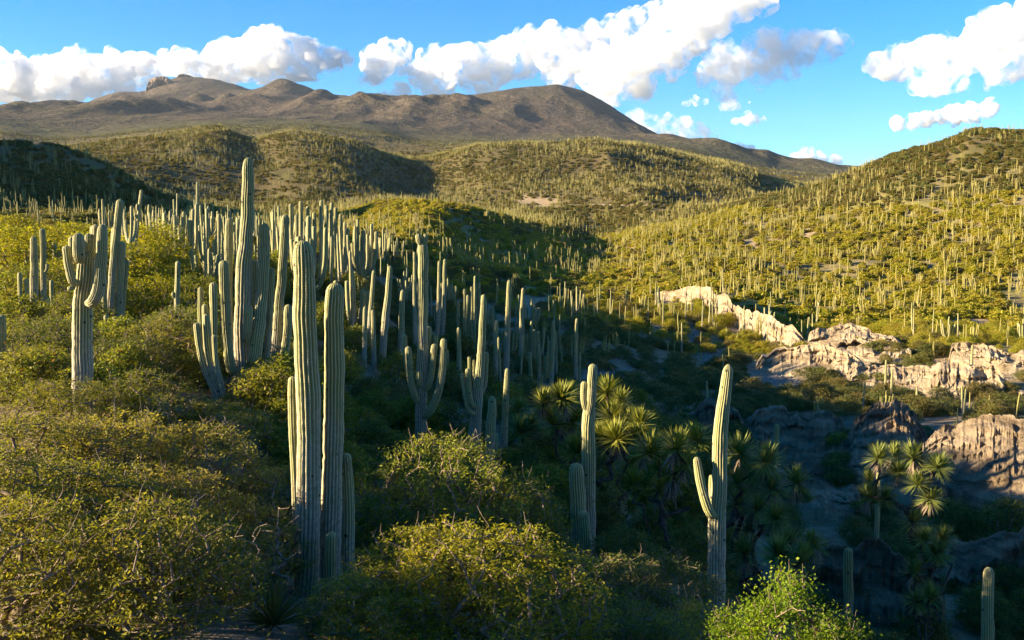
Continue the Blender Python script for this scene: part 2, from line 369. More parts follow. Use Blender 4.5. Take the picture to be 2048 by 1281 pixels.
def ground_z(X, Y):
    X = np.atleast_1d(np.asarray(X, float)); Y = np.atleast_1d(np.asarray(Y, float))
    a = np.arctan2(X, Y); d = np.log(np.clip(np.hypot(X, Y), DD[0], DD[-1]))
    j = np.clip(np.searchsorted(AZ, a) - 1, 0, len(AZ) - 2); i = np.clip(np.searchsorted(_lD, d) - 1, 0, len(DD) - 2)
    u = (a - AZ[j]) / (AZ[j + 1] - AZ[j]); v = (d - _lD[i]) / (_lD[i + 1] - _lD[i])
    return (GZ[i, j] * (1 - u) + GZ[i, j + 1] * u) * (1 - v) + (GZ[i + 1, j] * (1 - u) + GZ[i + 1, j + 1] * u) * v
def gz(x, y): return float(ground_z(x, y)[0])
def find_d(x, y, lo=14.0, hi=260.0):
    """how far off the sight line of a photo pixel meets the land"""
    r = ray(x, y); h = math.hypot(r[0], r[1]); d = np.exp(np.linspace(math.log(lo), math.log(hi), 900))
    below = r[2] / h * d <= ground_z(r[0] / h * d, r[1] / h * d)
    return float(d[np.argmax(below)]) if below.any() else hi

PX, PY = project(np.stack([GX, GY, GZ], -1))        # where each bit of land shows: only used to say what grows or lies bare there
def blob(x0, y0, rx, ry, dlo, dhi):
    return np.exp(-(((PX - x0) / rx) ** 2 + ((PY - y0) / ry) ** 2)) * ((GD > dlo) & (GD < dhi) & (GY > 0))
veg = sstep(90, 170, GD) * (0.75 + 0.5 * fbm2(GX / 60, GY / 60, 3, 61))
clay = np.zeros_like(GZ); wash = np.zeros_like(GZ)
for b in [(1560, 745, 150, 45, 60, 220), (1750, 735, 160, 45, 60, 220), (1690, 690, 120, 22, 60, 260), (1950, 740, 160, 50, 60, 220), (1450, 700, 40, 22, 60, 220), (1700, 680, 90, 25, 90, 260), (1950, 650, 90, 18, 90, 260),
          (1350, 605, 60, 18, 90, 300), (1010, 560, 90, 10, 90, 400), (1060, 610, 50, 25, 60, 200), (1690, 640, 50, 20, 90, 260), (1480, 660, 60, 30, 90, 260),
          (1250, 560, 60, 8, 100, 400), (1080, 400, 55, 16, 500, 900), (960, 485, 40, 14, 200, 420), (1500, 490, 30, 14, 200, 420), (1620, 470, 30, 20, 200, 460)]:
    clay = np.maximum(clay, blob(*b))
for b in [(1385, 670, 20, 35, 60, 220), (1425, 715, 25, 20, 60, 220), (1560, 765, 80, 14, 60, 200), (1060, 640, 30, 16, 50, 200), (400, 1210, 220, 60, 10, 22), (1200, 760, 60, 25, 60, 120)]:
    wash = np.maximum(wash, blob(*b))
# a thin dirt road at the foot of the middle hill
road = np.exp(-((PY - (412 - 0.012 * (PX - 1100))) / 2.5) ** 2) * ((PX > 1080) & (PX < 1420) & (GD > 500) & (GD < 800))
clay = np.maximum(clay, road)
clay *= (0.75 + 0.6 * fbm2(GX / 5, GY / 5, 3, 71)); clay = np.clip(clay, 0, 1)

nd, na = GZ.shape
idx = np.arange(nd * na).reshape(nd, na)
def sheet(name, r0, r1, mat, at):
    ii = idx[r0:r1] - idx[r0, 0]
    Q = np.stack([ii[:-1, :-1], ii[:-1, 1:], ii[1:, 1:], ii[1:, :-1]], -1).reshape(-1, 4)[:, ::-1]
    V = np.stack([GX[r0:r1], GY[r0:r1], GZ[r0:r1]], -1).reshape(-1, 3)
    return obj(name, mesh(name, V, Q, {k: a[r0:r1].ravel() for k, a in at.items()}, True, (mat,)))
split = int(np.searchsorted(DD, 1900))
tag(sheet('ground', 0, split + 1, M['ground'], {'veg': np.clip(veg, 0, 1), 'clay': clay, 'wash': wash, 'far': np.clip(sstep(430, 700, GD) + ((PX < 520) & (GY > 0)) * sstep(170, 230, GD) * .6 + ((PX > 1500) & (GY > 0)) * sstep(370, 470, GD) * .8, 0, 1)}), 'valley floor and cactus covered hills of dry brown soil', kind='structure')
tag(sheet('mountain_range', split, nd, M['mountain'], {'veg': np.clip(1 - sstep(1900, 3600, GD) + 0.35 * fbm2(GX / 400, GY / 400, 3, 91), 0, 1)}), 'brown scrub covered mountains along the skyline', kind='structure')

# ---- eroded banks: a rim line, a steep fluted face down to a foot line, a back slope running into the land
def bank(name, pts, mat, back=10.0, nu=260, nv=46, flute=0.5, flscale=1.2, rough=0.35, seed=1, bulge=0.0, label=None, drop=2.0, ledges=0):
    """pts: (x, y_rim, d_rim, y_foot, d_foot) along the bank"""
    R = np.array([px(a, b, c) for a, b, c, e, g in pts]); Fp = np.array([px(a, e, g) for a, b, c, e, g in pts])
    s = np.concatenate([[0], np.cumsum(np.linalg.norm(np.diff(R, axis=0), axis=1))]); u = np.linspace(0, s[-1], nu)
    R = pchip(s, R, u); Fp = pchip(s, Fp, u)
    rr = u / flscale
    # crumbling rim
    R[:, 2] += fbm2(u / (flscale * 2.2), u * 0 + seed, 5, seed, 0.6) * rough * 1.6
    out = Fp - R; out[:, 2] = 0; ln = np.linalg.norm(out, axis=1, keepdims=True); out = out / np.maximum(ln, 1e-6)
    far = R.copy(); far[:, 2] = 0; far /= np.linalg.norm(far, axis=1, keepdims=True)
    rows = []
    for k in range(12):                                    # back slope
        f = 1 - k / 12.0
        p = R + far * back * f; zg = ground_z(p[:, 0], p[:, 1]) - drop * sstep(0.55, 1.0, f)
        w = sstep(1.0, 0.0, np.full(nu, f)) ; p[:, 2] = R[:, 2] * w + zg * (1 - w) + fbm2(p[:, 0] / 2.5 / flscale, p[:, 1] / 2.5 / flscale, 4, seed + 5) * rough * 0.8 * (0.25 + 0.75 * sstep(0, .3, f))
        rows.append(p)
    for k in range(nv):
        f = k / (nv - 1.0)
        prof = f ** 1.0; hor = (0.55 * f ** 2.2 + 0.45 * f) + bulge * math.sin(math.pi * f)
        hor = np.full(nu, hor)
        if ledges:
            tt = f * ledges + .9 * fbm2(u / (flscale * 3.0), u * 0 + f * 1.5, 3, seed + 40); fr = tt - np.floor(tt)
            hor = hor * .35 + .65 * np.clip((np.floor(tt) + sstep(.62, .98, fr)) / ledges, 0, 1)
        p = R + (Fp - R) * np.stack([hor, hor, np.full(nu, prof)], -1)
        amp = flute * (0.15 + math.sin(math.pi * min(1, f * 0.9 + 0.08)))
        fl = ridged2(rr + 0.25 * fbm2(rr * 2, u * 0 + f * 3, 2, seed + 3), u * 0 + f * 0.55, 4, seed, 0.55)
        led = fbm2(u / (flscale * 4) , u * 0 + f * 5.0, 3, seed + 9)
        fine = ridged2(rr * 3.3, u * 0 + f * 1.6, 3, seed + 21, .6)
        hol = np.minimum(0, fbm2(u / (flscale * 2.6), u * 0 + f * 2.2, 2, seed + 31) + .12) * 2.6
        strat = np.sign(noise2(u * 0.02, (R[:, 2] + (Fp - R)[:, 2] * f) * 2.2 / flscale + .3 * fbm2(u / flscale, u * 0, 2, seed))) * .09
        p = p + out * (amp * fl + rough * 0.7 * led + amp * .34 * fine + amp * hol + rough * strat)[:, None]
        p[:, 2] += rough * 0.3 * fbm2(rr * 1.7, u * 0 + f * 6, 3, seed + 13)
        rows.append(p)
    p = rows[-1] + out * 0.6; p[:, 2] -= 3.0; rows.append(p)
    G = np.stack(rows, 0); n0, n1 = G.shape[:2]; ii = np.arange(n0 * n1).reshape(n0, n1)
    # ends sink into the land
    e = np.minimum(sstep(0, 0.05, np.linspace(0, 1, nu)), sstep(0, 0.05, np.linspace(1, 0, nu)))
    zg = ground_z(G[..., 0].ravel(), G[..., 1].ravel()).reshape(n0, n1) - 0.6
    G[..., 2] = np.where(G[..., 2] > zg, zg + (G[..., 2] - zg) * e[None, :], G[..., 2])
    Q = np.stack([ii[:-1, :-1], ii[1:, :-1], ii[1:, 1:], ii[:-1, 1:]], -1).reshape(-1, 4)
    o = obj(name, mesh(name, G.reshape(-1, 3), Q, None, True, (mat,)))
    return tag(o, label, 'bank', 'eroded clay banks along the gully' if mat != M['rock'] else 'rock faces on the mountain', 'structure')

bank('clay_bank', [(1265, 606, 188, 612, 186), (1300, 592, 184, 616, 181), (1345, 584, 180, 628, 175), (1385, 574, 176, 642, 169), (1415, 573, 172, 662, 164), (1436, 592, 168, 668, 161), (1452, 590, 166, 664, 160), (1466, 612, 163, 662, 158),
                   (1490, 622, 156, 668, 151), (1515, 628, 150, 674, 146), (1545, 634, 145, 688, 140), (1562, 650, 142, 692, 138), (1585, 660, 139, 700, 135), (1610, 682, 136, 706, 133), (1635, 696, 133, 710, 131)],
     M['clay'], 11, 520, 64, .75, 2.2, 0.5, 3, 0.0, 'sunlit cream clay cliff running diagonally above the dry wash', 2.0, 3)
bank('clay_bank', [(1500, 742, 118, 760, 116), (1540, 702, 116, 762, 112), (1590, 690, 115, 765, 109), (1640, 688, 114, 768, 108), (1690, 708, 112, 764, 107), (1740, 735, 110, 762, 106)],
     M['clay'], 9, 300, 48, .8, 1.9, .65, 9, 0.0, 'lumpy clay mound beside the dry wash', 2.0, 3)
bank('clay_bank', [(1690, 752, 105, 770, 103), (1725, 732, 106, 776, 101), (1770, 726, 106, 780, 100), (1815, 734, 105, 782, 100), (1860, 738, 104, 780, 100), (1900, 755, 103, 775, 101)],
     M['clay'], 9, 280, 44, .8, 1.7, .7, 83, 0.0, 'beige clay slope joining the lumpy mound to the pointed ridge', 2.0, 3)
bank('clay_bank', [(1610, 678, 136, 690, 134), (1650, 655, 137, 690, 132), (1690, 648, 137, 690, 131), (1735, 655, 136, 690, 131), (1775, 668, 134, 692, 131), (1810, 680, 133, 692, 131)],
     M['clay'], 9, 260, 36, .7, 1.8, .6, 87, 0.0, 'upper sunlit clay shelf behind the domed bank', 2.0, 2)
bank('clay_bank', [(1640, 705, 128, 720, 126), (1680, 682, 128, 716, 124), (1730, 676, 127, 720, 122), (1780, 690, 126, 722, 121), (1830, 705, 124, 725, 121)],
     M['clay'], 9, 240, 40, .7, 1.6, 0.8, 15, 0.0, 'domed clay bank behind the lumpy mound', 2.0, 2)
bank('clay_bank', [(1800, 765, 104, 780, 102), (1850, 745, 104, 790, 100), (1885, 725, 103, 800, 98), (1900, 732, 103, 800, 98), (1940, 735, 102, 805, 97), (1985, 745, 101, 805, 97), (2040, 770, 100, 808, 97), (2120, 790, 100, 815, 97)],
     M['clay'], 10, 340, 50, .9, 1.9, .75, 21, 0.0, 'pale clay ridge with two pointed knobs at the right edge', 2.0, 3)
bank('clay_bank', [(1895, 702, 122, 722, 120), (1915, 690, 122, 722, 119), (1960, 688, 121, 728, 118), (2010, 700, 120, 732, 117), (2060, 695, 120, 740, 117), (2130, 705, 120, 740, 117)],
     M['clay'], 10, 260, 42, .8, 1.8, .7, 27, 0.0, 'crumbling cream clay bank higher up at the right edge', 2.0, 3)
bank('clay_bank', [(1000, 560, 205, 566, 203), (950, 552, 206, 566, 203)][::-1] + [(1060, 562, 203, 570, 200)], M['clay'], 9, 140, 20, 0.8, 3.0, 0.6, 33, 0.0, 'thin sunlit clay ledge in front of the distant knoll')
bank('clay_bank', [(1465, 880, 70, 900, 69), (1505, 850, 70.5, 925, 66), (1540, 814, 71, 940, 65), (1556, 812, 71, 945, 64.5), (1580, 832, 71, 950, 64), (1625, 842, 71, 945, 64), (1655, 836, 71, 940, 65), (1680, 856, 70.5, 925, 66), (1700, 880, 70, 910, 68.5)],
     M['clay_shade'], 8, 360, 90, .45, .75, 0.7, 41, 0.0, 'shaded clay bluff with a pointed left shoulder above the gorge', 2.0, 5)
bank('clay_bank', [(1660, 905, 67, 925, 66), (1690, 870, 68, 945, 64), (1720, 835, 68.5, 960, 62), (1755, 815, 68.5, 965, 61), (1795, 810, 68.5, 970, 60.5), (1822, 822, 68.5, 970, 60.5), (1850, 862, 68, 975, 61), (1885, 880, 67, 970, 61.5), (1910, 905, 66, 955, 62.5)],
     M['clay_shade'], 8, 380, 100, .45, .75, 0.7, 43, 0.0, 'broad shaded clay bluff in the middle of the gorge wall', 2.0, 6)
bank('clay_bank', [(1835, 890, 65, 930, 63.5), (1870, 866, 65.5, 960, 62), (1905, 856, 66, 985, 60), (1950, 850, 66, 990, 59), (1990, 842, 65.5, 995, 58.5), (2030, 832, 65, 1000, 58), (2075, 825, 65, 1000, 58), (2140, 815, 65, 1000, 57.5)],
     M['clay_shade'], 8, 380, 100, .45, 1.1, 0.6, 45, 0.0, 'tall shaded clay wall with a deep hollow at the right edge of the gorge', 2.0, 6)
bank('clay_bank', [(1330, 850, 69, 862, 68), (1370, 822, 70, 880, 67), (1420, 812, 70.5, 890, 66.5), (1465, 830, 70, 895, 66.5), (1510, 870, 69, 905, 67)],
     M['clay_shade'], 7, 240, 50, .6, .9, 0.8, 49, 0.0, 'low broken brown bank behind the golden cactus with one raised arm', 2.0, 4)
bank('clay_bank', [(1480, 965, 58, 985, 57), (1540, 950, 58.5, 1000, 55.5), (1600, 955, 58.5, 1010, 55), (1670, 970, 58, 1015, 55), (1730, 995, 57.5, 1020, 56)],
     M['clay_shade'], 6, 240, 44, .45, .8, 0.65, 51, 0.0, 'dark crumbling ledge below the pointed clay bluff', 2.0, 3)
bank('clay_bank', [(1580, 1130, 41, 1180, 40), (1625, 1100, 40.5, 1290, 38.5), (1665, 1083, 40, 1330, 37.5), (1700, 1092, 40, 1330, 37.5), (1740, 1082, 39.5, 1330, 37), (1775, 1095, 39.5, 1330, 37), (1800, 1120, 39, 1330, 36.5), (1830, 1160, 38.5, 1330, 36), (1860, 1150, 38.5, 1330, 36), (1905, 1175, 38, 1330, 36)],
     M['clay_shade'], 4, 320, 80, 0.5, 0.8, 0.5, 47, 0.03, 'low shaded clay pinnacles deep in the gorge behind the bright bush', 2.0, 5)
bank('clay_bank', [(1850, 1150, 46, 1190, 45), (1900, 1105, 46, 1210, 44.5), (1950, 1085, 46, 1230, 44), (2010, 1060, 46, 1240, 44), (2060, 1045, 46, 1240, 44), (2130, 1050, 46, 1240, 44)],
     M['clay_shade'], 6, 260, 56, 0.45, .9, 0.6, 53, 0.03, 'dark layered clay ledge under the gorge wall at the right', 2.0, 4)
bank('rock_cliff', [(290, 184, 6100, 190, 6060), (299, 160, 6100, 194, 6030), (314, 152, 6090, 197, 6000), (332, 154, 6080, 196, 6000), (346, 163, 6080, 198, 6010), (360, 180, 6080, 200, 6020)],
     M['rock'], 160, 120, 30, 26, 60, 12, 61, 0.0, 'blunt tan rock bluff on the left shoulder of the far mountain', 40)
bank('rock_cliff', [(352, 154, 6480, 162, 6460), (372, 151, 6470, 164, 6440), (395, 158, 6460, 170, 6430), (420, 158, 6450, 178, 6410), (445, 164, 6450, 178, 6420), (462, 172, 6450, 178, 6430)],
     M['rock'], 120, 120, 22, 18, 50, 9, 67, 0.0, 'broken rock rampart along the top of the far mountain', 40)
bank('rock_cliff', [(572, 176, 6300, 182, 6290), (580, 182, 6280, 194, 6250), (590, 192, 6260, 203, 6230), (598, 198, 6240, 205, 6220)],
     M['rock'], 80, 60, 16, 12, 40, 7, 71, 0.0, 'small rock scar right of the pointed far peak', 40)

# ------------------------------------------------------------------ cactus stems
def resample(P, step):
    P = np.asarray(P, float)
    s = np.concatenate([[0], np.cumsum(np.linalg.norm(np.diff(P, axis=0), axis=1))])
    n = max(4, int(s[-1] / step) + 1); u = np.linspace(0, s[-1], n)
    if len(P) == 2: return P[0] + (P[1] - P[0]) * (u / s[-1])[:, None], u
    # Catmull-Rom style smooth curve through the points
    m = np.zeros_like(P)
    m[1:-1] = (P[2:] - P[:-2]) / (s[2:] - s[:-2])[:, None]; m[0] = (P[1] - P[0]) / (s[1] - s[0]); m[-1] = (P[-1] - P[-2]) / (s[-1] - s[-2])
    i = np.clip(np.searchsorted(s, u) - 1, 0, len(s) - 2); h = (s[i + 1] - s[i])[:, None]; t = ((u - s[i])[:, None]) / h
    Q = (2 * t ** 3 - 3 * t ** 2 + 1) * P[i] + (t ** 3 - 2 * t ** 2 + t) * h * m[i] + (-2 * t ** 3 + 3 * t ** 2) * P[i + 1] + (t ** 3 - t ** 2) * h * m[i + 1]
    L = np.concatenate([[0], np.cumsum(np.linalg.norm(np.diff(Q, axis=0), axis=1))])
    return Q, L
def stem(P, R, ribs=13, per=4, step=0.12, arm=False, seed=0, depth=0.17, taper=None, wob=0.012, h0=0.0, H=None):
    """a ribbed cactus column along P; R radius, taper = radius factors spread evenly from base to tip"""
    rg = np.random.default_rng(seed)
    Q, s = resample(P, step); L = s[-1]; n = len(s)
    hd = min(1.25 * R, 0.45 * L)
    extra = L - hd * (1 - np.sin(np.linspace(0.25, 1.0, 6) * math.pi / 2))       # closely set rings at the dome
    us = np.concatenate([s[s < L - hd * 0.95], extra]); us = np.unique(np.clip(us, 0, L))
    Q = np.stack([np.interp(us, s, Q[:, k]) for k in range(3)], -1); s = us; n = len(s)
    off = rg.uniform(0, 100)
    Q[:, 0] += wob * R / 0.2 * (noise2(s * 0.8 + off, s * 0) * 1.5 + noise2(s * 2.3 + off, s * 0 + 9)); Q[:, 1] += wob * R / 0.2 * 1.5 * noise2(s * 0.8 + off, s * 0 + 33)
    tf = np.interp(s / L, np.linspace(0, 1, len(taper)), taper) if taper is not None else np.ones(n)
    r = R * tf * (1 + 0.035 * noise2(s * 1.3 + off, s * 0 + 5) + 0.02 * noise2(s * 5 + off, s * 0 + 2))
    for sk in rg.uniform(.25, .85, max(1, int(L / 1.6))) * L: r = r * (1 - rg.uniform(.03, .10) * np.exp(-((s - sk) / (.35 * R)) ** 2))
    q = np.clip((s - (L - hd)) / hd, 0, 1); r = r * np.sqrt(np.maximum(1 - q ** 2.3, 0.0009))
    if arm: r = r * (0.5 + 0.5 * sstep(0, 1.6 * R, s))
    T = np.gradient(Q, s, axis=0); T /= np.linalg.norm(T, axis=1, keepdims=True)
    U = np.zeros_like(Q); u = np.cross(T[0], (0.31, 0.95, 0.0)); 
    if np.linalg.norm(u) < 0.1: u = np.cross(T[0], (1, 0, 0))
    for k in range(n):
        u = u - T[k] * np.dot(u, T[k]); u /= np.linalg.norm(u); U[k] = u
    B = np.cross(T, U)
    na_ = ribs * per; th = np.arange(na_) / na_ * 2 * math.pi
    ph = (np.arange(na_) % per) / per
    cr = 1 - np.abs(np.sin(np.pi * ph)) ** (0.75)                                  # 1 on the crest, 0 in the furrow
    cr2 = 0.5 + 0.5 * np.cos(2 * np.pi * ph)
    prof = 1 - depth * (1 - (0.6 * cr2 + 0.4 * cr))
    rough = 1 + 0.012 * rg.standard_normal((n, na_)) + 0.055 * noise2(s[:, None] * 1.7 + off, (np.arange(na_) // per)[None, :] * 1.7)
    drift = 0.16 * noise2(s * 0.35 + off, s * 0 + 77)
    ang = th[None, :] + drift[:, None]
    rad = r[:, None] * prof[None, :] * rough
    V = Q[:, None, :] + rad[..., None] * (np.cos(ang)[..., None] * U[:, None, :] + np.sin(ang)[..., None] * B[:, None, :])
    V = V.reshape(-1, 3)
    ii = np.arange(n * na_).reshape(n, na_); jj = np.roll(ii, -1, 1)
    F4 = np.stack([ii[:-1], jj[:-1], jj[1:], ii[1:]], -1).reshape(-1, 4)
    tipi = len(V); V = np.concatenate([V, [Q[-1] + T[-1] * 0.02 * R]])
    F3 = np.stack([ii[-1], jj[-1], np.full(na_, tipi)], -1)
    rib = np.concatenate([np.tile(cr2, n), [1.0]]); al = np.concatenate([np.repeat(s, na_), [L]])
    hg = np.concatenate([np.repeat(h0 + s / (H or L) , na_), [1.0]])
    if arm: hg = np.maximum(hg, 0.62)
    return V, [F4, F3], {'rib': rib, 'along': al, 'hgt': hg}
def join(parts):
    V = []; F = {}; A = {}; o = 0
    for v, f, a in parts:
        V.append(v)
        for q in f: F.setdefault(q.shape[1], []).append(q + o)
        for k, x in a.items(): A.setdefault(k, []).append(x)
        o += len(v)
    return np.concatenate(V), [np.concatenate(x) for x in F.values()], {k: np.concatenate(x) for k, x in A.items()}

cactus_bases = []
def cactus(label, d, parts, group='large columnar cacti close to the viewer', ribs=13, seed=0, step=0.11, per=4, name='columnar_cactus'):
    """parts: (kind, [(x, y[, depth offset m])...], width px[, taper]) in photo columns and rows at distance d"""
    first = parts[0][1][0]
    if d >= 40 and first[0] < 1250: d = min(find_d(first[0], first[1] - 4, 30), d * (1.35 if first[0] > 320 else 1.0))
    b = px(first[0], first[1], d); g = gz(b[0], b[1])
    base = np.array((b[0], b[1], g))
    root = obj(name, None, None, base); root.empty_display_size = 0.3
    tag(root, label, 'cactus', group)
    cactus_bases.append((base[0], base[1]))
    for k, pt in enumerate(parts):
        kind, pts, w = pt[:3]; tp = pt[3] if len(pt) > 3 else None
        P = []
        for q in pts:
            dy = q[2] if len(q) > 2 else 0.0
            P.append(px(q[0], q[1], d + dy))
        P = np.array(P) ; arm = kind in ('arm', 'bud')
        if not arm:
            g0 = gz(P[0][0], P[0][1]) - 0.25
            if P[0][2] > g0 + 0.2: P = np.concatenate([[[P[0][0], P[0][1], g0]], P])
        if kind == 'arm' and len(P) >= 3: pass
        R = w * d / FPX / 2
        rb = ribs + 3 if R > 0.11 else max(8, ribs - 3)
        V, F, A = stem(P - base, R, rb, per, step, arm, seed * 31 + k, 0.155, tp)
        obj(kind, mesh(kind, V, F, A, True, (M['cactus'],)), root)
    return root

LG = 'large columnar cacti close to the viewer'
cactus('stout grey double column cactus nearest the viewer, standing among olive bushes', 17.0, [
    ('trunk', [(614, 1215), (615, 1000), (616, 850), (613, 720), (608, 600), (603, 481)], 48, [0.94, 1, 1, 0.98, 0.92, 0.78]),
    ('trunk', [(660, 1150, .25), (664, 1000, .25), (666, 850, .25), (668, 700, .25), (670, 566, .25)], 42, [1, 1, 1, 0.97, 0.9]),
    ('trunk', [(697, 1110, .5), (698, 1000, .5), (692, 906, .5)], 25, [1, 1.0, .85]),
    ('trunk', [(592, 960, .5), (587, 860, .5), (586, 753, .5)], 19),
    ('trunk', [(662, 1140, -.25), (662, 1064, -.25)], 22)], ribs=14, seed=1, step=0.07)
cactus('tallest cactus, thick clump with one stem towering over the others', 28.0, [
    ('trunk', [(483, 797), (484, 700), (489, 540), (494, 420), (496.5, 315)], 33, [1, .98, .9, .78, .58]),
    ('arm', [(497, 728, -.15), (508, 722, -.35), (514, 684, -.3), (525, 584, -.1), (531, 447, 0)], 23, [1, 1.1, 1, .95, .8]),
    ('arm', [(480, 738, -.1), (463, 741, -.3), (455, 690, -.3), (451, 610, -.3), (448, 521, -.3)], 19),
    ('trunk', [(472, 780, .5), (458, 640, .6), (457, 540, .6), (459, 436, .6)], 16),
    ('bud', [(491, 690, -.3), (494, 668, -.35), (496, 611, -.35)], 17),
    ('trunk', [(528, 780, .5), (538, 645, .5), (544, 536, .5)], 12),
    ('trunk', [(512, 790, .3), (516, 690, .4), (512, 590, .5), (509, 520, .5)], 13)], seed=2)
cactus('straight pale cactus column with a short companion stem, right of the tallest clump', 29.0, [
    ('trunk', [(547, 765), (551, 706), (558, 620), (564, 552), (568, 490), (571, 429)], 20, [1, 1, .97, .92, .88, .8]),
    ('trunk', [(564, 765, -.2), (568, 720, -.2), (574, 660, -.2), (577, 609, -.2)], 17, [.9, 1, 1, .9])], seed=3)
cactus('low cluster of curved cactus stems at the left foot of the tallest clump', 27.0, [
    ('trunk', [(432, 790), (412, 745), (400, 700), (393, 645)], 13),
    ('trunk', [(440, 790), (428, 755), (417, 690), (413, 628)], 15),
    ('trunk', [(444, 785, .4), (430, 720, .4), (428, 640, .4), (427, 565, .4)], 15),
    ('trunk', [(436, 785, .5), (415, 700, .5), (410, 608, .5)], 13),
    ('trunk', [(434, 785, .8), (405, 680, .8), (401, 574, .8)], 11),
    ('trunk', [(446, 785, -.2), (433, 735, -.2), (428, 670, -.2)], 10)], seed=4)
cactus('thick corky trunk with a crown of stubby arms, far left', 25.0, [
    ('trunk', [(167, 795), (166, 700), (166, 610), (170, 550), (174, 504)], 37, [1, 1, .98, .92, .84]),
    ('arm', [(172, 607, -.2), (184, 605, -.35), (196, 578, -.4), (203, 520, -.35), (206, 449, -.3)], 20, [1, 1.1, 1.05, 1, .85]),
    ('arm', [(160, 566, -.1), (146, 566, -.2), (138, 535, -.2), (132, 491, -.2)], 16),
    ('arm', [(162, 528, .1), (150, 518, 0), (146, 498, 0), (145, 472, 0)], 14),
    ('arm', [(166, 524, -.3), (159, 518, -.42), (157, 500, -.42), (157, 466, -.4)], 19),
    ('arm', [(168, 520, .2), (166, 500, .25), (165, 472, .25)], 12),
    ('arm', [(174, 506, -.1), (176, 495, -.1), (176, 467, -.1)], 13),
    ('arm', [(174, 515, -.1), (187, 507, -.1), (191, 485, -.1), (192, 449, -.1)], 15),
    ('arm', [(174, 515, .3), (183, 500, .35), (186, 451, .35)], 10),
    ('bud', [(150, 570, -.15), (142, 580, -.2), (140, 572, -.2)], 11)], seed=5, ribs=15)
cactus('cactus with two round buds on its top and upswept arms, beside the shaded slope', 36.0, [
    ('trunk', [(842, 908), (843, 820), (845, 720), (846, 620), (846, 550), (846, 483)], 23, [1, 1, 1, .95, .9, .86]),
    ('bud', [(840, 490, -.1), (837, 480, -.1), (836, 468, -.1)], 13), ('bud', [(848, 490, -.1), (850, 480, -.1), (851, 468, -.1)], 12),
    ('arm', [(841, 803, -.1), (831, 798, -.25), (822, 762, -.25), (815, 693, -.2)], 13),
    ('arm', [(841, 790, .1), (827, 786, .2), (813, 725, .2), (809, 669, .2)], 11),
    ('bud', [(842, 775, -.2), (838, 768, -.3), (837, 742, -.3)], 12),
    ('arm', [(845, 836, -.1), (856, 828, -.3), (871, 800, -.3), (883, 750, -.25), (888, 677, -.2)], 15, [1, 1.1, 1.05, 1, .85]),
    ('arm', [(847, 782, -.1), (858, 770, -.2), (865, 725, -.2), (869, 688, -.2)], 13),
    ('arm', [(847, 770, .2), (863, 745, .3), (872, 671, .3)], 11),
    ('arm', [(848, 720, .2), (857, 700, .3), (859, 653, .3)], 10)], seed=6)
cactus('leaning tapered cactus with small arms clustered on its left side', 34.0, [
    ('trunk', [(948, 900), (955, 800), (961, 720), (965, 650), (968, 589)], 28, [1, .92, .72, .55, .38]),
    ('arm', [(961, 790, .1), (969, 770, .15), (972, 740, .15), (973, 704, .15)], 10),
    ('arm', [(953, 828, -.15), (941, 826, -.25), (932, 800, -.25), (924, 747, -.2)], 10),
    ('arm', [(953, 815, -.2), (943, 808, -.3), (938, 780, -.3), (935, 737, -.3)], 10),
    ('arm', [(955, 790, .1), (942, 775, .2), (938, 714, .2)], 7), ('arm', [(957, 780, .1), (949, 765, .2), (947, 719, .2)], 7)], seed=7)
cactus('short fat spindle of young cactus between two taller columns', 33.0, [('trunk', [(980, 900), (981, 860), (986, 793)], 20, [.9, 1, .98, .7]), ('trunk', [(990, 900, .2), (991, 866, .2)], 9)], seed=8)
cactus('slim leaning cactus column beside the yucca thicket', 35.0, [('trunk', [(1007, 902), (1010, 840), (1015, 737)], 16, [1, .95, .8, .6])], seed=9)
cactus('small lone cactus half hidden behind the double column cactus', 30.0, [('trunk', [(721, 930), (722, 880), (723, 838)], 16, [.95, 1, .95, .7])], seed=10)
cactus('golden lit cactus with a forked top and two shorter stems at its foot', 27.0, [
    ('trunk', [(1177, 1110), (1178, 1000), (1178, 900), (1178, 806)], 28, [1, 1, .97, .9]),
    ('arm', [(1178, 830, -.1), (1182, 800, -.18), (1184, 770, -.18), (1186, 728, -.18)], 19),
    ('arm', [(1174, 822, -.1), (1169, 808, -.15), (1168, 790, -.15), (1169, 763, -.15)], 14),
    ('trunk', [(1157, 1150, -.3), (1156, 1040, -.3), (1154, 926, -.3)], 31, [1, 1, .92]),
    ('trunk', [(1174, 1190, -.8), (1171, 1100, -.8), (1166, 1021, -.8)], 27, [1, 1, .85])], seed=11, ribs=14)
cactus('golden lit cactus with a single raised arm on its left', 22.0, [
    ('trunk', [(1430, 1205), (1434, 1080), (1440, 960), (1443, 860), (1449, 785), (1456, 729)], 36, [1, 1, .97, .85, .78, .55]),
    ('arm', [(1434, 1030, -.1), (1422, 1030, -.25), (1411, 1005, -.25), (1400, 965, -.22), (1392, 914, -.2)], 18, [1, 1.1, 1, .95, .8]),
    ('arm', [(1432, 1020, .15), (1424, 1000, .22), (1422, 975, .22), (1423, 950, .22)], 10)], seed=12, ribs=14)
cactus('single blunt cactus rising from the bottom edge at the far right', 26.0, [('trunk', [(1973, 1320), (1974, 1250), (1977, 1135)], 25, [1, 1, .95, .75])], seed=13)
cactus('dim cactus stump in front of the gorge pinnacles', 36.0, [('trunk', [(1697, 1200), (1696, 1150), (1696, 1096)], 18)], seed=14)
cactus('thin cactus standing against the shaded gorge wall', 62.0, [('trunk', [(1549, 930), (1552, 890), (1554, 848)], 9)], seed=15, step=.2)
cactus('slender cactus among the yuccas in the gorge', 42.0, [('trunk', [(1754, 1040), (1756, 990), (1758, 945)], 9)], seed=16, step=.2)
GG = 'mid-distance cacti on the left ridge'
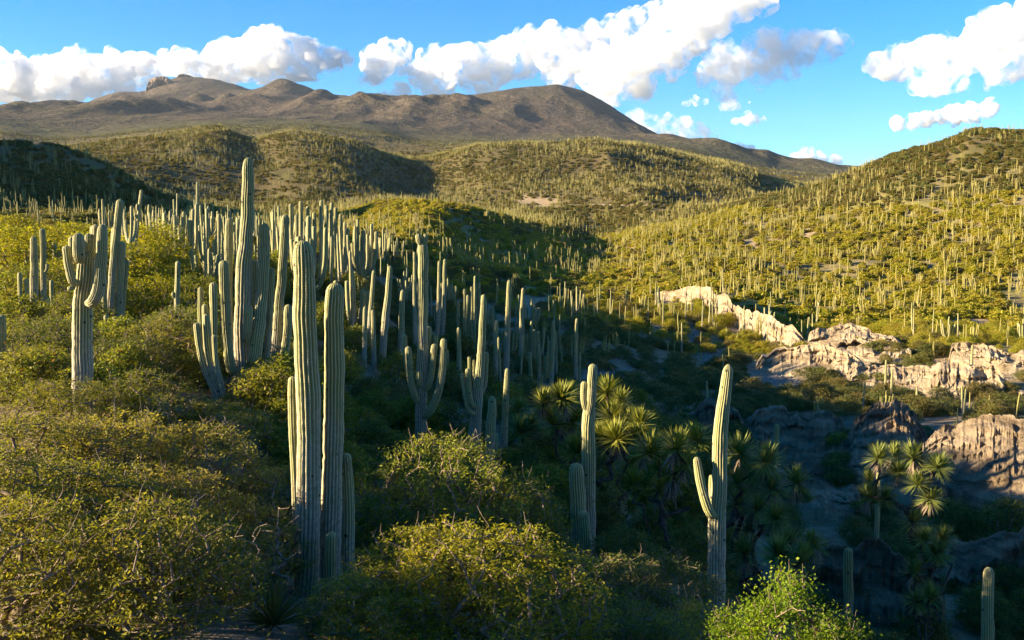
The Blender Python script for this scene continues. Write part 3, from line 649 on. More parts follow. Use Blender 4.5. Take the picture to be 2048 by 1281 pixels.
cactus('tall leaning cactus group behind the corky trunk', 37.0, [
    ('trunk', [(216, 712), (219, 640), (226, 540), (234, 470), (241, 399)], 14), ('trunk', [(213, 712, .2), (221, 600, .2), (226, 520, .2), (228, 454, .2)], 10),
    ('trunk', [(232, 708), (238, 600), (245, 483)], 13), ('trunk', [(238, 706, .2), (246, 600, .2), (253, 519, .2)], 10), ('trunk', [(217, 708, -.2), (210, 620, -.2), (208, 556, -.2)], 10)], GG, seed=17, step=.16)
cactus('low cactus candelabra of short stems under the leaning group', 34.0, [
    ('trunk', [(240, 722), (238, 690), (240, 645)], 10), ('arm', [(238, 712), (222, 690), (215, 660), (212, 630)], 9), ('arm', [(239, 712, .2), (231, 680, .2), (230, 633, .2)], 9),
    ('arm', [(241, 712, .1), (250, 690, .1), (250, 643, .1)], 8), ('arm', [(242, 712, .2), (258, 690, .2), (259, 637, .2)], 9), ('arm', [(243, 716, -.1), (266, 708, -.1), (276, 685, -.1), (281, 660, -.1)], 9)], GG, seed=18, step=.16)
cactus('pair of upright cacti in the yellow green trees, far left', 44.0, [('trunk', [(68, 640), (68, 560), (68, 473)], 14, [1, 1, .8]), ('trunk', [(88, 640, .3), (87, 540, .3), (85, 457, .3)], 10), ('bud', [(88, 545, .2), (93, 540, .2), (94, 527, .2)], 6)], GG, seed=19, step=.18)
cactus('clump of short cactus stems under the upright pair at the left', 42.0, [('trunk', [(42, 650), (39, 545)], 8), ('trunk', [(55, 650), (53, 557)], 8), ('trunk', [(104, 650), (103, 560)], 7), ('trunk', [(88, 655, -.2), (86, 580, -.2)], 9), ('trunk', [(98, 658, -.3), (96, 594, -.3)], 8), ('trunk', [(108, 660, -.3), (108, 614, -.3)], 6)], GG, seed=20, step=.2)
cactus('cut off cactus stem at the left edge of the photo', 30.0, [('trunk', [(3, 730), (3, 680), (2, 630)], 15)], GG, seed=21, step=.18)
cactus('lone straight cactus with a small bud, left of the tallest clump', 42.0, [('trunk', [(353, 700), (354, 610), (356, 522)], 10), ('bud', [(352, 597), (347, 594), (346, 584)], 6)], GG, seed=22, step=.18)
cactus('gnarled cactus with buds near its tip above the yellow green trees', 60.0, [('trunk', [(272, 500), (275, 450), (283, 380)], 6), ('bud', [(279, 425), (275, 420), (275, 408)], 5), ('bud', [(276, 440), (271, 436), (270, 428)], 4)], GG, seed=23, step=.25, ribs=10)
def fan(label, d, base, tips, w, seed, group=GG, name='candelabra_cactus'):
    bx, by = base; w *= .8; parts = [('trunk', [(bx, by), (bx, by - 14), (bx + 1, by - 26)], w * 1.5)]
    rg = random.Random(seed)
    for tx, ty in tips:
        tx = bx + (tx - bx) * 1.12; dy = rg.uniform(-1.1, 1.1); dx = tx - bx
        if abs(dx) < 6: pts = [(bx + dx * .3, by - 16, dy * .2), (tx, by - 40, dy * .6), (tx, ty, dy)]
        else: pts = [(bx + dx * .1, by - 12, dy * .2), (bx + dx * .55, by - 16 - abs(dx) * .25, dy * .5), (bx + dx * .9, by - 34 - abs(dx) * .6, dy * .9), (tx, ty, dy)]
        parts.append(('arm', pts, w * rg.uniform(.85, 1.1)))
    return cactus(label, d, parts, group, 10, seed, .2, 4, name)
fan('pale many armed cactus candelabra on the ridge, left of the cactus with round buds', 50, (729, 566), [(699, 470), (707, 486), (717, 438), (722, 470), (727, 461), (734, 468), (742, 448), (750, 463), (712, 452)], 8, 31)
fan('cactus with one deeply curved arm, behind the left low cluster', 50, (428, 566), [(402, 450), (412, 465), (437, 428), (431, 470), (443, 475), (449, 480), (424, 505)], 8, 32)
fan('crowded cactus candelabra on the ridge with unequal tips, left of the curved arm', 49, (372, 545), [(334, 425), (345, 448), (352, 430), (360, 453), (368, 423), (378, 440), (384, 418), (391, 408), (340, 505)], 8, 33)
fan('small cactus candelabra beside the gnarled cactus', 58, (261, 500), [(263, 412), (252, 440), (250, 418), (270, 440)], 6.5, 34)
fan('broad cactus candelabra directly behind the straight pale column', 56, (622, 590), [(586, 408), (596, 430), (604, 402), (616, 412), (628, 425), (640, 400), (650, 418), (659, 405)], 9, 35)
fan('broad cactus candelabra with leaning outer stems, left of the pale many armed one', 60, (668, 575), [(645, 428), (654, 410), (662, 425), (671, 415), (680, 428), (688, 444), (692, 455)], 8, 36)
fan('dense shaded cactus candelabra in the middle of the slope', 54, (940, 722), [(918, 600), (930, 577), (936, 590), (943, 573), (949, 552), (956, 566), (962, 590)], 8, 37)
for lb, d, pts, w in [
    ('thin spire cactus rising above the ridge crest beside the curved arm', 60, [(397, 520), (395, 440), (395, 364)], 7),
    ('tilted cactus column in front of the pale many armed candelabra', 42, [(763, 735), (771, 640), (781, 532)], 15),
    ('narrow tilted cactus just left of the tilted column', 44, [(736, 720), (740, 640), (748, 541)], 10),
    ('short straight cactus between two tilted columns', 40, [(748, 745), (747, 690), (746, 620)], 10),
    ('short greenish cactus in the bushes under the many armed candelabra', 41, [(729, 740), (730, 613)], 10),
    ('grey cactus column left of the cactus with round buds', 43, [(801, 745), (803, 660), (805, 580)], 13),
    ('tall cactus partly hidden by the cactus with round buds', 46, [(830, 720), (829, 600), (829, 504)], 8),
    ('smooth upright cactus left of the leaning tapered one', 45, [(919, 790), (918, 720), (917, 655)], 10),
    ('tall tapered cactus column above the pale gully soil', 51, [(1012, 780), (1015, 660), (1018, 560)], 12),
    ('cactus spire at the left rim of the pale gully', 56, [(1041, 740), (1043, 650), (1046, 576)], 9),
    ('slim cactus column right of the tall tapered column', 54, [(1102, 790), (1104, 720), (1107, 641)], 9),
    ('cactus column standing behind the golden forked cactus', 56, [(1151, 790), (1152, 710), (1154, 637)], 8),
    ('stubby shaded cactus column below the gully rim', 50, [(991, 780), (992, 700), (993, 641)], 9),
    ('paired tip of cactus over the dark slope behind the round buds', 58, [(884, 690), (888, 600), (890, 518)], 9),
    ('thick spire right of the paired tip on the dark slope', 58, [(874, 690), (877, 600), (879, 522)], 8),
    ('needle thin cactus beside the right gorge mound', 96, [(1769, 812), (1771, 760), (1772, 720)], 5),
    ('thin cactus with a bent waist beside the needle thin one', 95, [(1784, 815), (1783, 780), (1785, 738)], 5),
    ('lone thin cactus on the dark ground below the pointed knobs', 88, [(1833, 826), (1834, 775)], 5),
    ('solitary bright cactus on the clay right of the needle thin one', 112, [(1943, 770), (1944, 715), (1945, 690)], 5)]:
    cactus(lb, d, [('trunk', pts, w, [1, .97, .9, .72])], 'single stemmed cacti in the middle distance', 10, hash(lb) % 997 if False else sum(map(ord, lb)) % 997, .2)

# ------------------------------------------------------------------ bushes
def tube(segs, sides=5):
    """segs: list of (p0, p1, r0, r1)"""
    P0 = np.array([s[0] for s in segs]); P1 = np.array([s[1] for s in segs]); r0 = np.array([s[2] for s in segs]); r1 = np.array([s[3] for s in segs])
    T = P1 - P0; T /= np.maximum(np.linalg.norm(T, axis=1, keepdims=True), 1e-9)
    ref = np.where(np.abs(T[:, 2:3]) > 0.9, np.array([[1., 0, 0]]), np.array([[0, 0, 1.]]))
    U = np.cross(T, ref); U /= np.linalg.norm(U, axis=1, keepdims=True); B = np.cross(T, U)
    th = np.arange(sides) / sides * 2 * math.pi
    ring = np.cos(th)[None, :, None] * U[:, None, :] + np.sin(th)[None, :, None] * B[:, None, :]
    A = P0[:, None, :] + ring * r0[:, None, None]; C = P1[:, None, :] + ring * r1[:, None, None]
    V = np.concatenate([A, C], 1).reshape(-1, 3); n = len(segs)
    b = (np.arange(n) * 2 * sides)[:, None]; k = np.arange(sides)[None, :]; k2 = (k + 1) % sides
    F = np.stack([b + k, b + k2, b + sides + k2, b + sides + k], -1).reshape(-1, 4)
    return V, F
def skeleton(rg, tips, n_main=4, r_tip=0.006, crook=0.12):
    """branches that grow from the foot of the plant to every tip"""
    nodes = [np.array((0., 0, -0.15))]; par = [-1]
    order = np.argsort(np.linalg.norm(tips * np.array((1, 1, 1.3)), axis=1)); leafnode = []
    for ti in order:
        t = tips[ti]; N = np.array(nodes); dv = t - N; dist = np.linalg.norm(dv, axis=1)
        cost = dist + 0.55 * np.linalg.norm(N, axis=1) * 0.35 + 0.8 * np.maximum(0, N[:, 2] - t[2])
        if len(leafnode) < n_main: p = 0
        else: p = int(np.argmin(cost))
        k = max(1, int(dist[p] / 0.28)); cur = p; d = t - N[p]
        for q in range(1, k + 1):
            f = q / k; pos = N[p] + d * f
            pos = pos + rg.normal(0, crook * dist[p] * 0.33, 3) * (1 - f if q == k else 1) * (f < 1)
            pos[2] += 0.10 * dist[p] * math.sin(math.pi * f) * (1 if p == 0 else .4)
            nodes.append(pos); par.append(cur); cur = len(nodes) - 1
        leafnode.append(cur)
    cnt = np.zeros(len(nodes))
    for l in leafnode:
        c = l
        while c >= 0: cnt[c] += 1; c = par[c]
    rad = r_tip * np.maximum(cnt, 1) ** 0.44
    segs = [(nodes[par[i]], nodes[i], min(rad[par[i]], rad[i] * 1.35), rad[i]) for i in range(1, len(nodes))]
    return segs, np.array(nodes), leafnode
def leaves(rg, C, n, spread, size, aspect=2.2, up=0.5, flat=0.6):
    """n small leaf faces scattered round each centre C"""
    K = len(C); c = np.repeat(C, n, 0); N = len(c)
    p = c + rg.normal(0, 1, (N, 3)) * spread * np.array((1, 1, flat))
    nr = rg.normal(0, 1, (N, 3)); nr[:, 2] = np.abs(nr[:, 2]) + up; nr /= np.linalg.norm(nr, axis=1, keepdims=True)
    t = rg.normal(0, 1, (N, 3)); t -= nr * np.sum(t * nr, 1, keepdims=True); t /= np.linalg.norm(t, axis=1, keepdims=True)
    b = np.cross(nr, t); sz = size * rg.uniform(0.6, 1.4, (N, 1))
    a0 = p - t * sz; a1 = p + b * sz / aspect; a2 = p + t * sz; a3 = p - b * sz / aspect
    V = np.stack([a0, a1, a2, a3], 1).reshape(-1, 3); F = np.arange(N * 4).reshape(N, 4)
    lv = np.repeat(np.clip(np.repeat(rg.uniform(0, 1, K), n) * 0.5 + rg.uniform(0, 1, N) * 0.5, 0, 1), 4)
    rare = np.repeat(rg.uniform(0, 1, N) > 0.985, 4); lv = np.where(rare, 0.99, np.clip(lv, 0, 0.94))
    return V, F, lv
def crown_points(rg, n, shape):
    """points through an uneven dome of unit radius and height"""
    out = []
    while len(out) < n:
        p = rg.uniform(-1, 1, 3); p[2] = rg.uniform(0.12, 1.0)
        q = math.hypot(p[0], p[1]); ang = math.atan2(p[1], p[0])
        lob = 0.78 + 0.22 * math.sin(ang * shape[0] + shape[1]) * math.cos(ang * 2 + shape[2])
        e = (q / lob) ** 2 + ((p[2] - 0.30) / (0.70 if p[2] > .3 else .34)) ** 2
        if e < 1.0 and (e > 0.55 or rg.uniform() < 0.28) and (shape[3] < rg.uniform(-1, 1) or noise3(p[None] * 3.1 + shape[1], 3)[0] > -0.25): out.append(p)
    return np.array(out)
BUSH = []
def bush_mesh(seed, R, H, tips, nl, size, spread, sides=5, n_main=4, r_tip=0.006, crook=.14, aspect=2.2, up=.5, flat=.6, twigs=0):
    rg = np.random.default_rng(seed)
    sh = (rg.integers(2, 5), rg.uniform(0, 6), rg.uniform(0, 6), rg.uniform(-.6, .6))
    T = crown_points(rg, tips, sh) * np.array((R, R, H))
    segs, nodes, ln = skeleton(rg, T, n_main, r_tip, crook)
    if twigs:
        k = rg.integers(0, len(T), twigs); dv = T[k] / np.linalg.norm(T[k], axis=1, keepdims=True) * .5 + rg.normal(0, .5, (twigs, 3)) + np.array((0, 0, .35))
        dv /= np.linalg.norm(dv, axis=1, keepdims=True); ln_ = rg.uniform(.10, .30, (twigs, 1)); mid = T[k] + dv * ln_ * .5 + rg.normal(0, .03, (twigs, 3))
        segs = segs + [(T[k[i]], mid[i], .006, .005) for i in range(twigs)] + [(mid[i], mid[i] + dv[i] * ln_[i] * .6, .005, .003) for i in range(twigs)]
    bv, bf = tube(segs, sides)
    lv_, lf, lv = leaves(rg, T, nl, spread, size, aspect, up, flat)
    bm_ = mesh('branches', bv, bf, None, True, (M['bark'],)); fm = mesh('foliage', lv_, lf, {'lv': lv}, False, (M['leaf'],))
    return bm_, fm
#            seed  R    H   tips  nl  size   spread
NEAR = [bush_mesh(101, 1.55, 1.9, 400, 36, .030, .085, 5, 5, .007, .17, 2.8, .4, .55, 200),
        bush_mesh(102, 1.45, 1.8, 360, 38, .030, .085, 5, 6, .007, .17, 2.8, .4, .55, 200),
        bush_mesh(103, 1.70, 2.0, 430, 36, .030, .09, 5, 4, .007, .17, 2.8, .4, .55, 220),
        bush_mesh(104, 1.40, 2.1, 340, 38, .031, .085, 5, 5, .008, .2, 2.8, .4, .55, 180),
        bush_mesh(105, 1.25, 3.2, 330, 46, .025, .12, 5, 4, .006, .2, 1.7, .5, .7, 260)]
MIDB = [bush_mesh(111, 1.5, 1.7, 150, 26, .065, .17, 4, 4, .008), bush_mesh(112, 1.6, 2.0, 170, 24, .065, .18, 4, 3, .008),
        bush_mesh(113, 1.35, 1.5, 130, 28, .065, .17, 4, 5, .008), bush_mesh(114, 1.8, 2.2, 190, 24, .07, .19, 4, 3, .009)]
FEATH = [bush_mesh(121, 1.5, 1.7, 220, 46, .036, .13, 4, 4, .007), bush_mesh(122, 1.6, 1.9, 230, 46, .036, .13, 4, 3, .007)]
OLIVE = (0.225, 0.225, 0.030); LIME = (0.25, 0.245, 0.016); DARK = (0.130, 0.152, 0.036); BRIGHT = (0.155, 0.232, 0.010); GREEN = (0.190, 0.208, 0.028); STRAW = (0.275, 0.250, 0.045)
def bush(label, x, d, s, var, col, name='acacia_bush', lib=NEAR, group='bushes in the foreground', rot=None, hs=1.0, parts=True, at=None):
    if at is None:
        a = math.atan((x - W0 / 2) / FPX); X, Y = d * math.sin(a), d * math.cos(a)
    else: X, Y = at
    root = obj(name, None, None, (X, Y, gz(X, Y) - .03), rnd.uniform(0, 6.28) if rot is None else rot, (s, s, s * hs)); root.empty_display_size = .3
    tag(root, label, 'bush', group)
    b, f = lib[var % len(lib)]
    obj('branches', b, root); o = obj('foliage', f, root)
    v = rnd.uniform(.82, 1.2); o.color = (min(1, col[0] * v), min(1, col[1] * v), col[2] * v, 1)
    return root
FG = 'olive bushes filling the lower left'
LEFT = [(40, 13.6, 1.0, 0, OLIVE, 1.0, 'olive bush with bare twisted stems in the bottom left corner'),
        (235, 13.2, 1.0, 1, OLIVE, 1.0, 'olive bush with many thin dark stems left of the gravel patch'),
        (335, 15.2, .8, 2, OLIVE, 1.0, 'olive bush leaning over the gravel patch'),
        (-70, 16.2, 1.05, 3, OLIVE, .95, 'olive bush cut by the left edge of the photo'),
        (120, 16.6, 1.0, 2, OLIVE, .95, 'wide olive bush in the second row at the left'),
        (300, 16.8, 1.05, 0, STRAW, .95, 'straw tinted bush in the middle of the left thicket'),
        (470, 17.2, .9, 3, OLIVE, .8, 'olive bush just left of the double column cactus'),
        (40, 19.6, 1.0, 1, OLIVE, .9, 'olive bush behind the second row near the left edge'),
        (210, 20.2, 1.05, 0, STRAW, .88, 'straw tinted bush crowning the left thicket'),
        (375, 20.0, 1.05, 2, STRAW, .88, 'twiggy straw bush crowning the left thicket below the low cactus cluster'),
        (530, 20.6, .9, 1, OLIVE, .68, 'olive bush between the double column cactus and the tallest clump'),
        (110, 22.8, .9, 2, OLIVE, .75, 'flat olive bush at the foot of the corky trunk'),
        (270, 23.4, .95, 3, GREEN, .72, 'greener bush right of the corky trunk foot'),
        (430, 23.2, .95, 0, OLIVE, .62, 'olive bush at the feet of the low cactus cluster'),
        (60, 27.0, .95, 0, OLIVE, .8, 'dusky bush left of the corky trunk'),
        (110, 30.5, 1.0, 2, DARK, .9, 'dark bush behind the corky trunk at the left'),
        (230, 28.0, 1.0, 1, DARK, .8, 'dark bush under the low cactus candelabra'),
        (320, 29.5, 1.0, 3, OLIVE, .9, 'bush between the low cactus candelabra and the low cactus cluster'),
        (30, 33.0, 1.1, 1, GREEN, .9, 'green bush behind the cut off cactus stem at the left edge'),
        (365, 33.5, 1.1, 0, DARK, 1.0, 'dark bush at the foot of the lone straight cactus with a bud'),
        (150, 36.0, 1.1, 3, GREEN, 1.0, 'green bush left of the tall leaning cactus group'),
        (560, 24.6, .8, 1, GREEN, .6, 'sparse green bush at the foot of the straight pale column')]
for x, d, s, v, c, hs, lb in LEFT: bush(lb, x, d, s * 1.18, v, c, hs=hs * .84, group=FG)
for x, d, s, v, c, hs, lb in [
        (790, 20.8, 1.0, 0, GREEN, .85, 'green bush right behind the double column cactus'),
        (880, 21.6, 1.45, 2, GREEN, 1.0, 'broad domed green bush in front of the cactus with round buds'),
        (1000, 21.8, 1.4, 1, GREEN, 1.0, 'domed green bush in front of the leaning tapered cactus'),
        (1060, 21.5, .95, 3, GREEN, .95, 'dim green bush left of the forked golden cactus'),
        (765, 14.0, .85, 1, LIME, .8, 'yellowish bush lapping the foot of the double column cactus'),
        (840, 14.9, 1.15, 3, LIME, .75, 'olive bush in the bottom centre left of the crooked trunk bush'),
        (965, 14.2, 1.3, 2, LIME, .82, 'sunlit yellow green bush with crooked pale trunks at the bottom centre'),
        (1085, 15.2, .8, 0, OLIVE, .62, 'low olive bush under the forked golden cactus'),
        (1215, 16.6, .9, 2, GREEN, .6, 'low green bush on the shaded soil below the forked golden cactus'),
        (1245, 18.4, 1.0, 3, DARK, .8, 'dark bush between the two golden cacti near the bottom'),
        (1340, 19.5, 1.0, 2, DARK, .9, 'dark bush under the yucca tree between the golden cacti'),
        (1105, 18.6, .8, 0, DARK, .6, 'low dark bush left of the golden cacti at the bottom'),
        (690, 13.4, .7, 3, OLIVE, .7, 'low bush in front of the double column cactus'),
        (1290, 15.2, .9, 1, DARK, .95, 'dark bush at the bottom edge left of the single armed cactus'),
        (1390, 16.4, .95, 0, OLIVE, .95, 'shaded olive bush at the foot of the single armed cactus'),
        (1870, 18.2, .8, 4, OLIVE, .6, 'thin dim bush at the bottom edge near the blunt cactus')]:
    bush(lb, x, d, s, v, c, hs=hs, group='bushes in the lower centre')
bush('bright lime green leafy tree glowing in the sun at the lower right', 1597, 12.6, .86, 4, BRIGHT, 'leafy_tree', hs=1.2)
bush('lower lime green tree beside the bright one', 1705, 12.4, .8, 4, BRIGHT, 'leafy_tree', hs=1.2, rot=2.0)
bush('small lime green sapling left of the bright tree', 1505, 12.7, .66, 4, BRIGHT, 'leafy_tree', hs=1.18, rot=4.0)
for i, (x, d, s, c) in enumerate([(-20, 62, 2.2, LIME), (45, 57, 2.0, LIME), (110, 66, 2.3, LIME), (180, 60, 1.9, LIME), (250, 55, 2.0, LIME), (300, 62, 2.2, LIME), (335, 70, 1.9, LIME), (20, 74, 2.1, LIME), (150, 78, 2.0, LIME), (60, 47, 1.5, GREEN), (285, 47, 1.6, LIME), (130, 50, 1.6, LIME), (395, 52, 1.3, GREEN)]):
    bush(['yellow green tree cut by the left edge of the photo', 'yellow green tree between the left edge and the upright cactus pair', 'yellow green tree right behind the upright cactus pair', 'bright yellow green tree behind the crown of the corky trunk',
          'bright yellow tree right of the tall leaning cactus group', 'yellow green tree below the small cactus candelabra', 'yellow green tree behind the crowded cactus candelabra', 'farthest yellow green tree at the left edge of the ridge',
          'farthest yellow green tree behind the corky trunk', 'greener tree under the clump of short stems at the left', 'low yellow tree left of the lone straight cactus', 'low yellow green tree between the upright pair and the corky trunk',
          'small green bush at the foot of the cactus with one curved arm'][i], x, d, s, i, c, 'feathery_tree', FEATH, 'yellow green trees on the left ridge', hs=.95)

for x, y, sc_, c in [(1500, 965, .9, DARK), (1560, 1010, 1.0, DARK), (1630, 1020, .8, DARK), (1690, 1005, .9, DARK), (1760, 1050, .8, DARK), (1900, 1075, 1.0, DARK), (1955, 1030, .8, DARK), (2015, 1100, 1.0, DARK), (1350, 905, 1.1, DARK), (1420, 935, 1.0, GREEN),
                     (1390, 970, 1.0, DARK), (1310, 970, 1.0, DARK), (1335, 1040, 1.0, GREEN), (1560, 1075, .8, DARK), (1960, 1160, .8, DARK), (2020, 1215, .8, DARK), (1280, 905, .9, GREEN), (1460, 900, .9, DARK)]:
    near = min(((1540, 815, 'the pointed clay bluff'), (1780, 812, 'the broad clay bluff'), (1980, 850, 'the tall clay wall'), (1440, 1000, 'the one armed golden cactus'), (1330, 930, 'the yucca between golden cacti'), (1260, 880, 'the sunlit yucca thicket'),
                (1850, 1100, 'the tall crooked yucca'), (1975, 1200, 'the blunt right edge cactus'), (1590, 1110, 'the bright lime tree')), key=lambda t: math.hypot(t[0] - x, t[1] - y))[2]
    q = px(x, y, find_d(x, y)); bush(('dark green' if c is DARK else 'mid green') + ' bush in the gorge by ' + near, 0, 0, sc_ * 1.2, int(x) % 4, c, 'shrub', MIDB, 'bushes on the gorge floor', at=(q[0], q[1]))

# ------------------------------------------------------------------ yuccas
def rosette(seed, n, down=-0.45, w=0.034, length=1.0, droop=0.12, el_max=1.45):
    rg = np.random.default_rng(seed)
    el = rg.uniform(down, el_max, n); az = rg.uniform(0, 2 * math.pi, n)
    D = np.stack([np.cos(el) * np.cos(az), np.cos(el) * np.sin(az), np.sin(el)], -1)
    S = np.cross(D, (0, 0, 1.0)); S /= np.maximum(np.linalg.norm(S, axis=1, keepdims=True), 1e-6)
    Ln = length * rg.uniform(.75, 1.05, (n, 1)); dr = np.array((0, 0, -1.0)) * droop * Ln
    a = D * .05 - S * w * .7; b = D * .05 + S * w * .7
    c = D * Ln * .45 - S * w + dr * .15; e = D * Ln * .45 + S * w + dr * .15
    tip = D * Ln + dr
    V = np.stack([a, b, c, e, tip], 1).reshape(-1, 3); k = (np.arange(n) * 5)[:, None]
    F4 = k + np.array([[0, 1, 3, 2]]); F3 = k + np.array([[2, 3, 4]])
    return V, [F4, F3], {'lv': np.repeat(rg.uniform(.1, .9, n), 5)}
def ros_mesh(seed, **kw):
    V, F, A = rosette(seed, **kw); return mesh('leaf_rosette', V, F, A, False, (M['yucca_leaf'],))
ROS = [ros_mesh(s, n=190, droop=.03 + .03 * s) for s in (1, 2, 3)]
V, F, A = rosette(9, 60, -1.45, .03, .95, .25, -.5); SKIRT = mesh('dead_leaf_skirt', V, F, A, False, (M['dead_leaf'],))
def yucca(label, base, d, heads, r, seed, lit=False):
    rg = np.random.default_rng(seed)
    b = px(base[0], base[1], d); g = gz(b[0], b[1]); b = np.array((b[0], b[1], g))
    root = obj('yucca_tree', None, None, b); root.empty_display_size = .3; tag(root, label, 'yucca', 'branching yuccas on the gorge side')
    H = []
    for hx, hy, *rest in heads:
        H.append(px(hx, hy, d + (rest[0] if rest else rg.uniform(-1.2, 1.2))) - b)
    H = np.array(H); H[:, 2] = np.maximum(H[:, 2], .25)
    segs, nodes, ln = skeleton(rg, H, 3, .034, .2)
    bv, bf = tube(segs, 7); obj('trunk', mesh('trunk', bv, bf, None, True, (M['yucca_bark'],)), root)
    for k, h in enumerate(H):
        rr = 1.6 * r * d / FPX * rg.uniform(.85, 1.15)
        o = obj('leaf_rosette', ROS[k % 3], root, h); o.scale = (rr, rr, rr); o.rotation_euler = (rg.uniform(-.35, .35), rg.uniform(-.35, .35), rg.uniform(0, 6.3))
        o.color = (0.185, 0.220, 0.055, 1) if not lit else (0.23, 0.245, 0.040, 1)  # sunlight put into the colour: lit yuccas get brighter, yellower leaves
        if rg.uniform() < .65:
            q = obj('dead_leaf_skirt', SKIRT, o, (0, 0, -.1)); q.scale = (.78,) * 3; q.rotation_euler = (0, 0, rg.uniform(0, 6.3))
    return root
yucca('sunlit yucca thicket on the slope behind the forked golden cactus', (1225, 985), 33, [(1223, 837), (1259, 845), (1271, 878), (1265, 926), (1203, 874), (1215, 787), (1240, 806), (1280, 850), (1285, 900), (1232, 880)], 30, 1, True)
yucca('pale yucca left of the forked golden cactus', (1120, 930), 36, [(1085, 808), (1124, 799), (1145, 845), (1153, 907), (1110, 850), (1140, 790)], 30, 2, True)
yucca('shaded yucca at the left end of the yucca thicket', (1060, 920), 38, [(1041, 866), (1066, 853), (1035, 820), (1075, 890), (1020, 890)], 28, 3)
yucca('yucca tree between the two golden cacti', (1335, 1110), 29, [(1319, 923), (1265, 969), (1319, 985), (1352, 899), (1395, 882), (1345, 950), (1300, 905), (1370, 930)], 33, 4, True)
yucca('low yucca heads under the forked golden cactus', (1235, 1120), 32, [(1228, 1052), (1210, 985), (1260, 1020)], 26, 5)
yucca('yucca tree right behind the single armed golden cactus', (1510, 1150), 30, [(1481, 909), (1532, 925), (1505, 952), (1473, 968), (1591, 968), (1473, 1011), (1513, 1022), (1544, 980), (1495, 1060), (1550, 1040)], 30, 6)
yucca('dim yucca heads just above the bright lime tree', (1600, 1170), 28, [(1579, 1089), (1626, 1093), (1489, 1108), (1555, 1110), (1600, 1125)], 32, 7)
yucca('tall crooked yucca tree in the gorge with many small heads', (1845, 1230), 36, [(1757, 917), (1788, 913), (1827, 917), (1796, 944), (1741, 962), (1737, 995), (1771, 999), (1827, 1046), (1845, 1081), (1884, 1081), (1872, 1108), (1861, 999), (1876, 936), (1835, 970)], 25, 8)
yucca('lowest yucca heads at the foot of the tall crooked yucca', (1850, 1240), 34, [(1827, 1147), (1861, 1198), (1835, 1205)], 25, 9)
# a spiky agave by the foot of the double column cactus: every leaf a part of its own
def blade(length, w):
    V = np.array([(-w * .6, 0, 0), (w * .6, 0, 0), (-w, length * .4, .02), (w, length * .4, .02), (0, length * .4, -.012), (0, 0, -.015), (0, length, -.05 * length)])
    return mesh('leaf', V, [np.array([(0, 5, 4, 2), (5, 1, 3, 4)]), np.array([(2, 4, 6), (4, 3, 6)])], {'lv': np.full(7, .5)}, False, (M['yucca_leaf'],))
BL = blade(1.0, .035)
def agave(label, x, y, d, r, n, seed):
    rg = random.Random(seed); d = find_d(x, y, 8); b = px(x, y, d); g = gz(b[0], b[1])
    root = obj('agave', None, None, (b[0], b[1], g)); root.empty_display_size = .2; tag(root, label, 'agave', 'agaves near the bottom edge')
    for k in range(n):
        o = obj('leaf', BL, root, (0, 0, .12)); s = r * rg.uniform(.75, 1.1); o.scale = (s, s, s)
        o.rotation_euler = (rg.uniform(.12, 1.35), 0, k * 2.4); o.color = (.085, .105, .030, 1)
agave('spiky narrow leaved agave left of the double column cactus foot', 548, 1268, 13.6, .75, 52, 3)
agave('dim spiky agave at the bottom edge right of centre', 1235, 1285, 14.2, .55, 30, 5)

# leafless stalks beside the agave
def bare(label, x, d, H, R, seed):
    rg = np.random.default_rng(seed); a = math.atan((x - W0 / 2) / FPX); X, Y = d * math.sin(a), d * math.cos(a)
    T = np.stack([rg.normal(0, R * .45, 40), rg.normal(0, R * .45, 40), rg.uniform(.25, 1, 40) * H], -1); T[:, :2] *= (.35 + T[:, 2:3] / H * .65)
    segs, _, _ = skeleton(rg, T, 2, .005, .2); v, f = tube(segs, 5)
    o = obj('bare_shrub', mesh('bare_shrub', v, f, None, True, (M['bark'],)), None, (X, Y, gz(X, Y)))
    tag(o, label, 'shrub', 'leafless shrubs in the foreground')
bare('leafless pinkish shrub stalk left of the double column cactus', 545, 14.9, 1.75, .35, 3)
bare('shorter leafless stalk beside the spiky agave', 497, 14.4, 1.5, .3, 4)
bare('dry leafless shrub on the rim of the shaded gorge wall', 1545, 70.5, 2.2, 2.2, 5)
bare('dry leafless shrub against the gorge wall at the right edge', 2020, 60.0, 2.2, 2.0, 6)

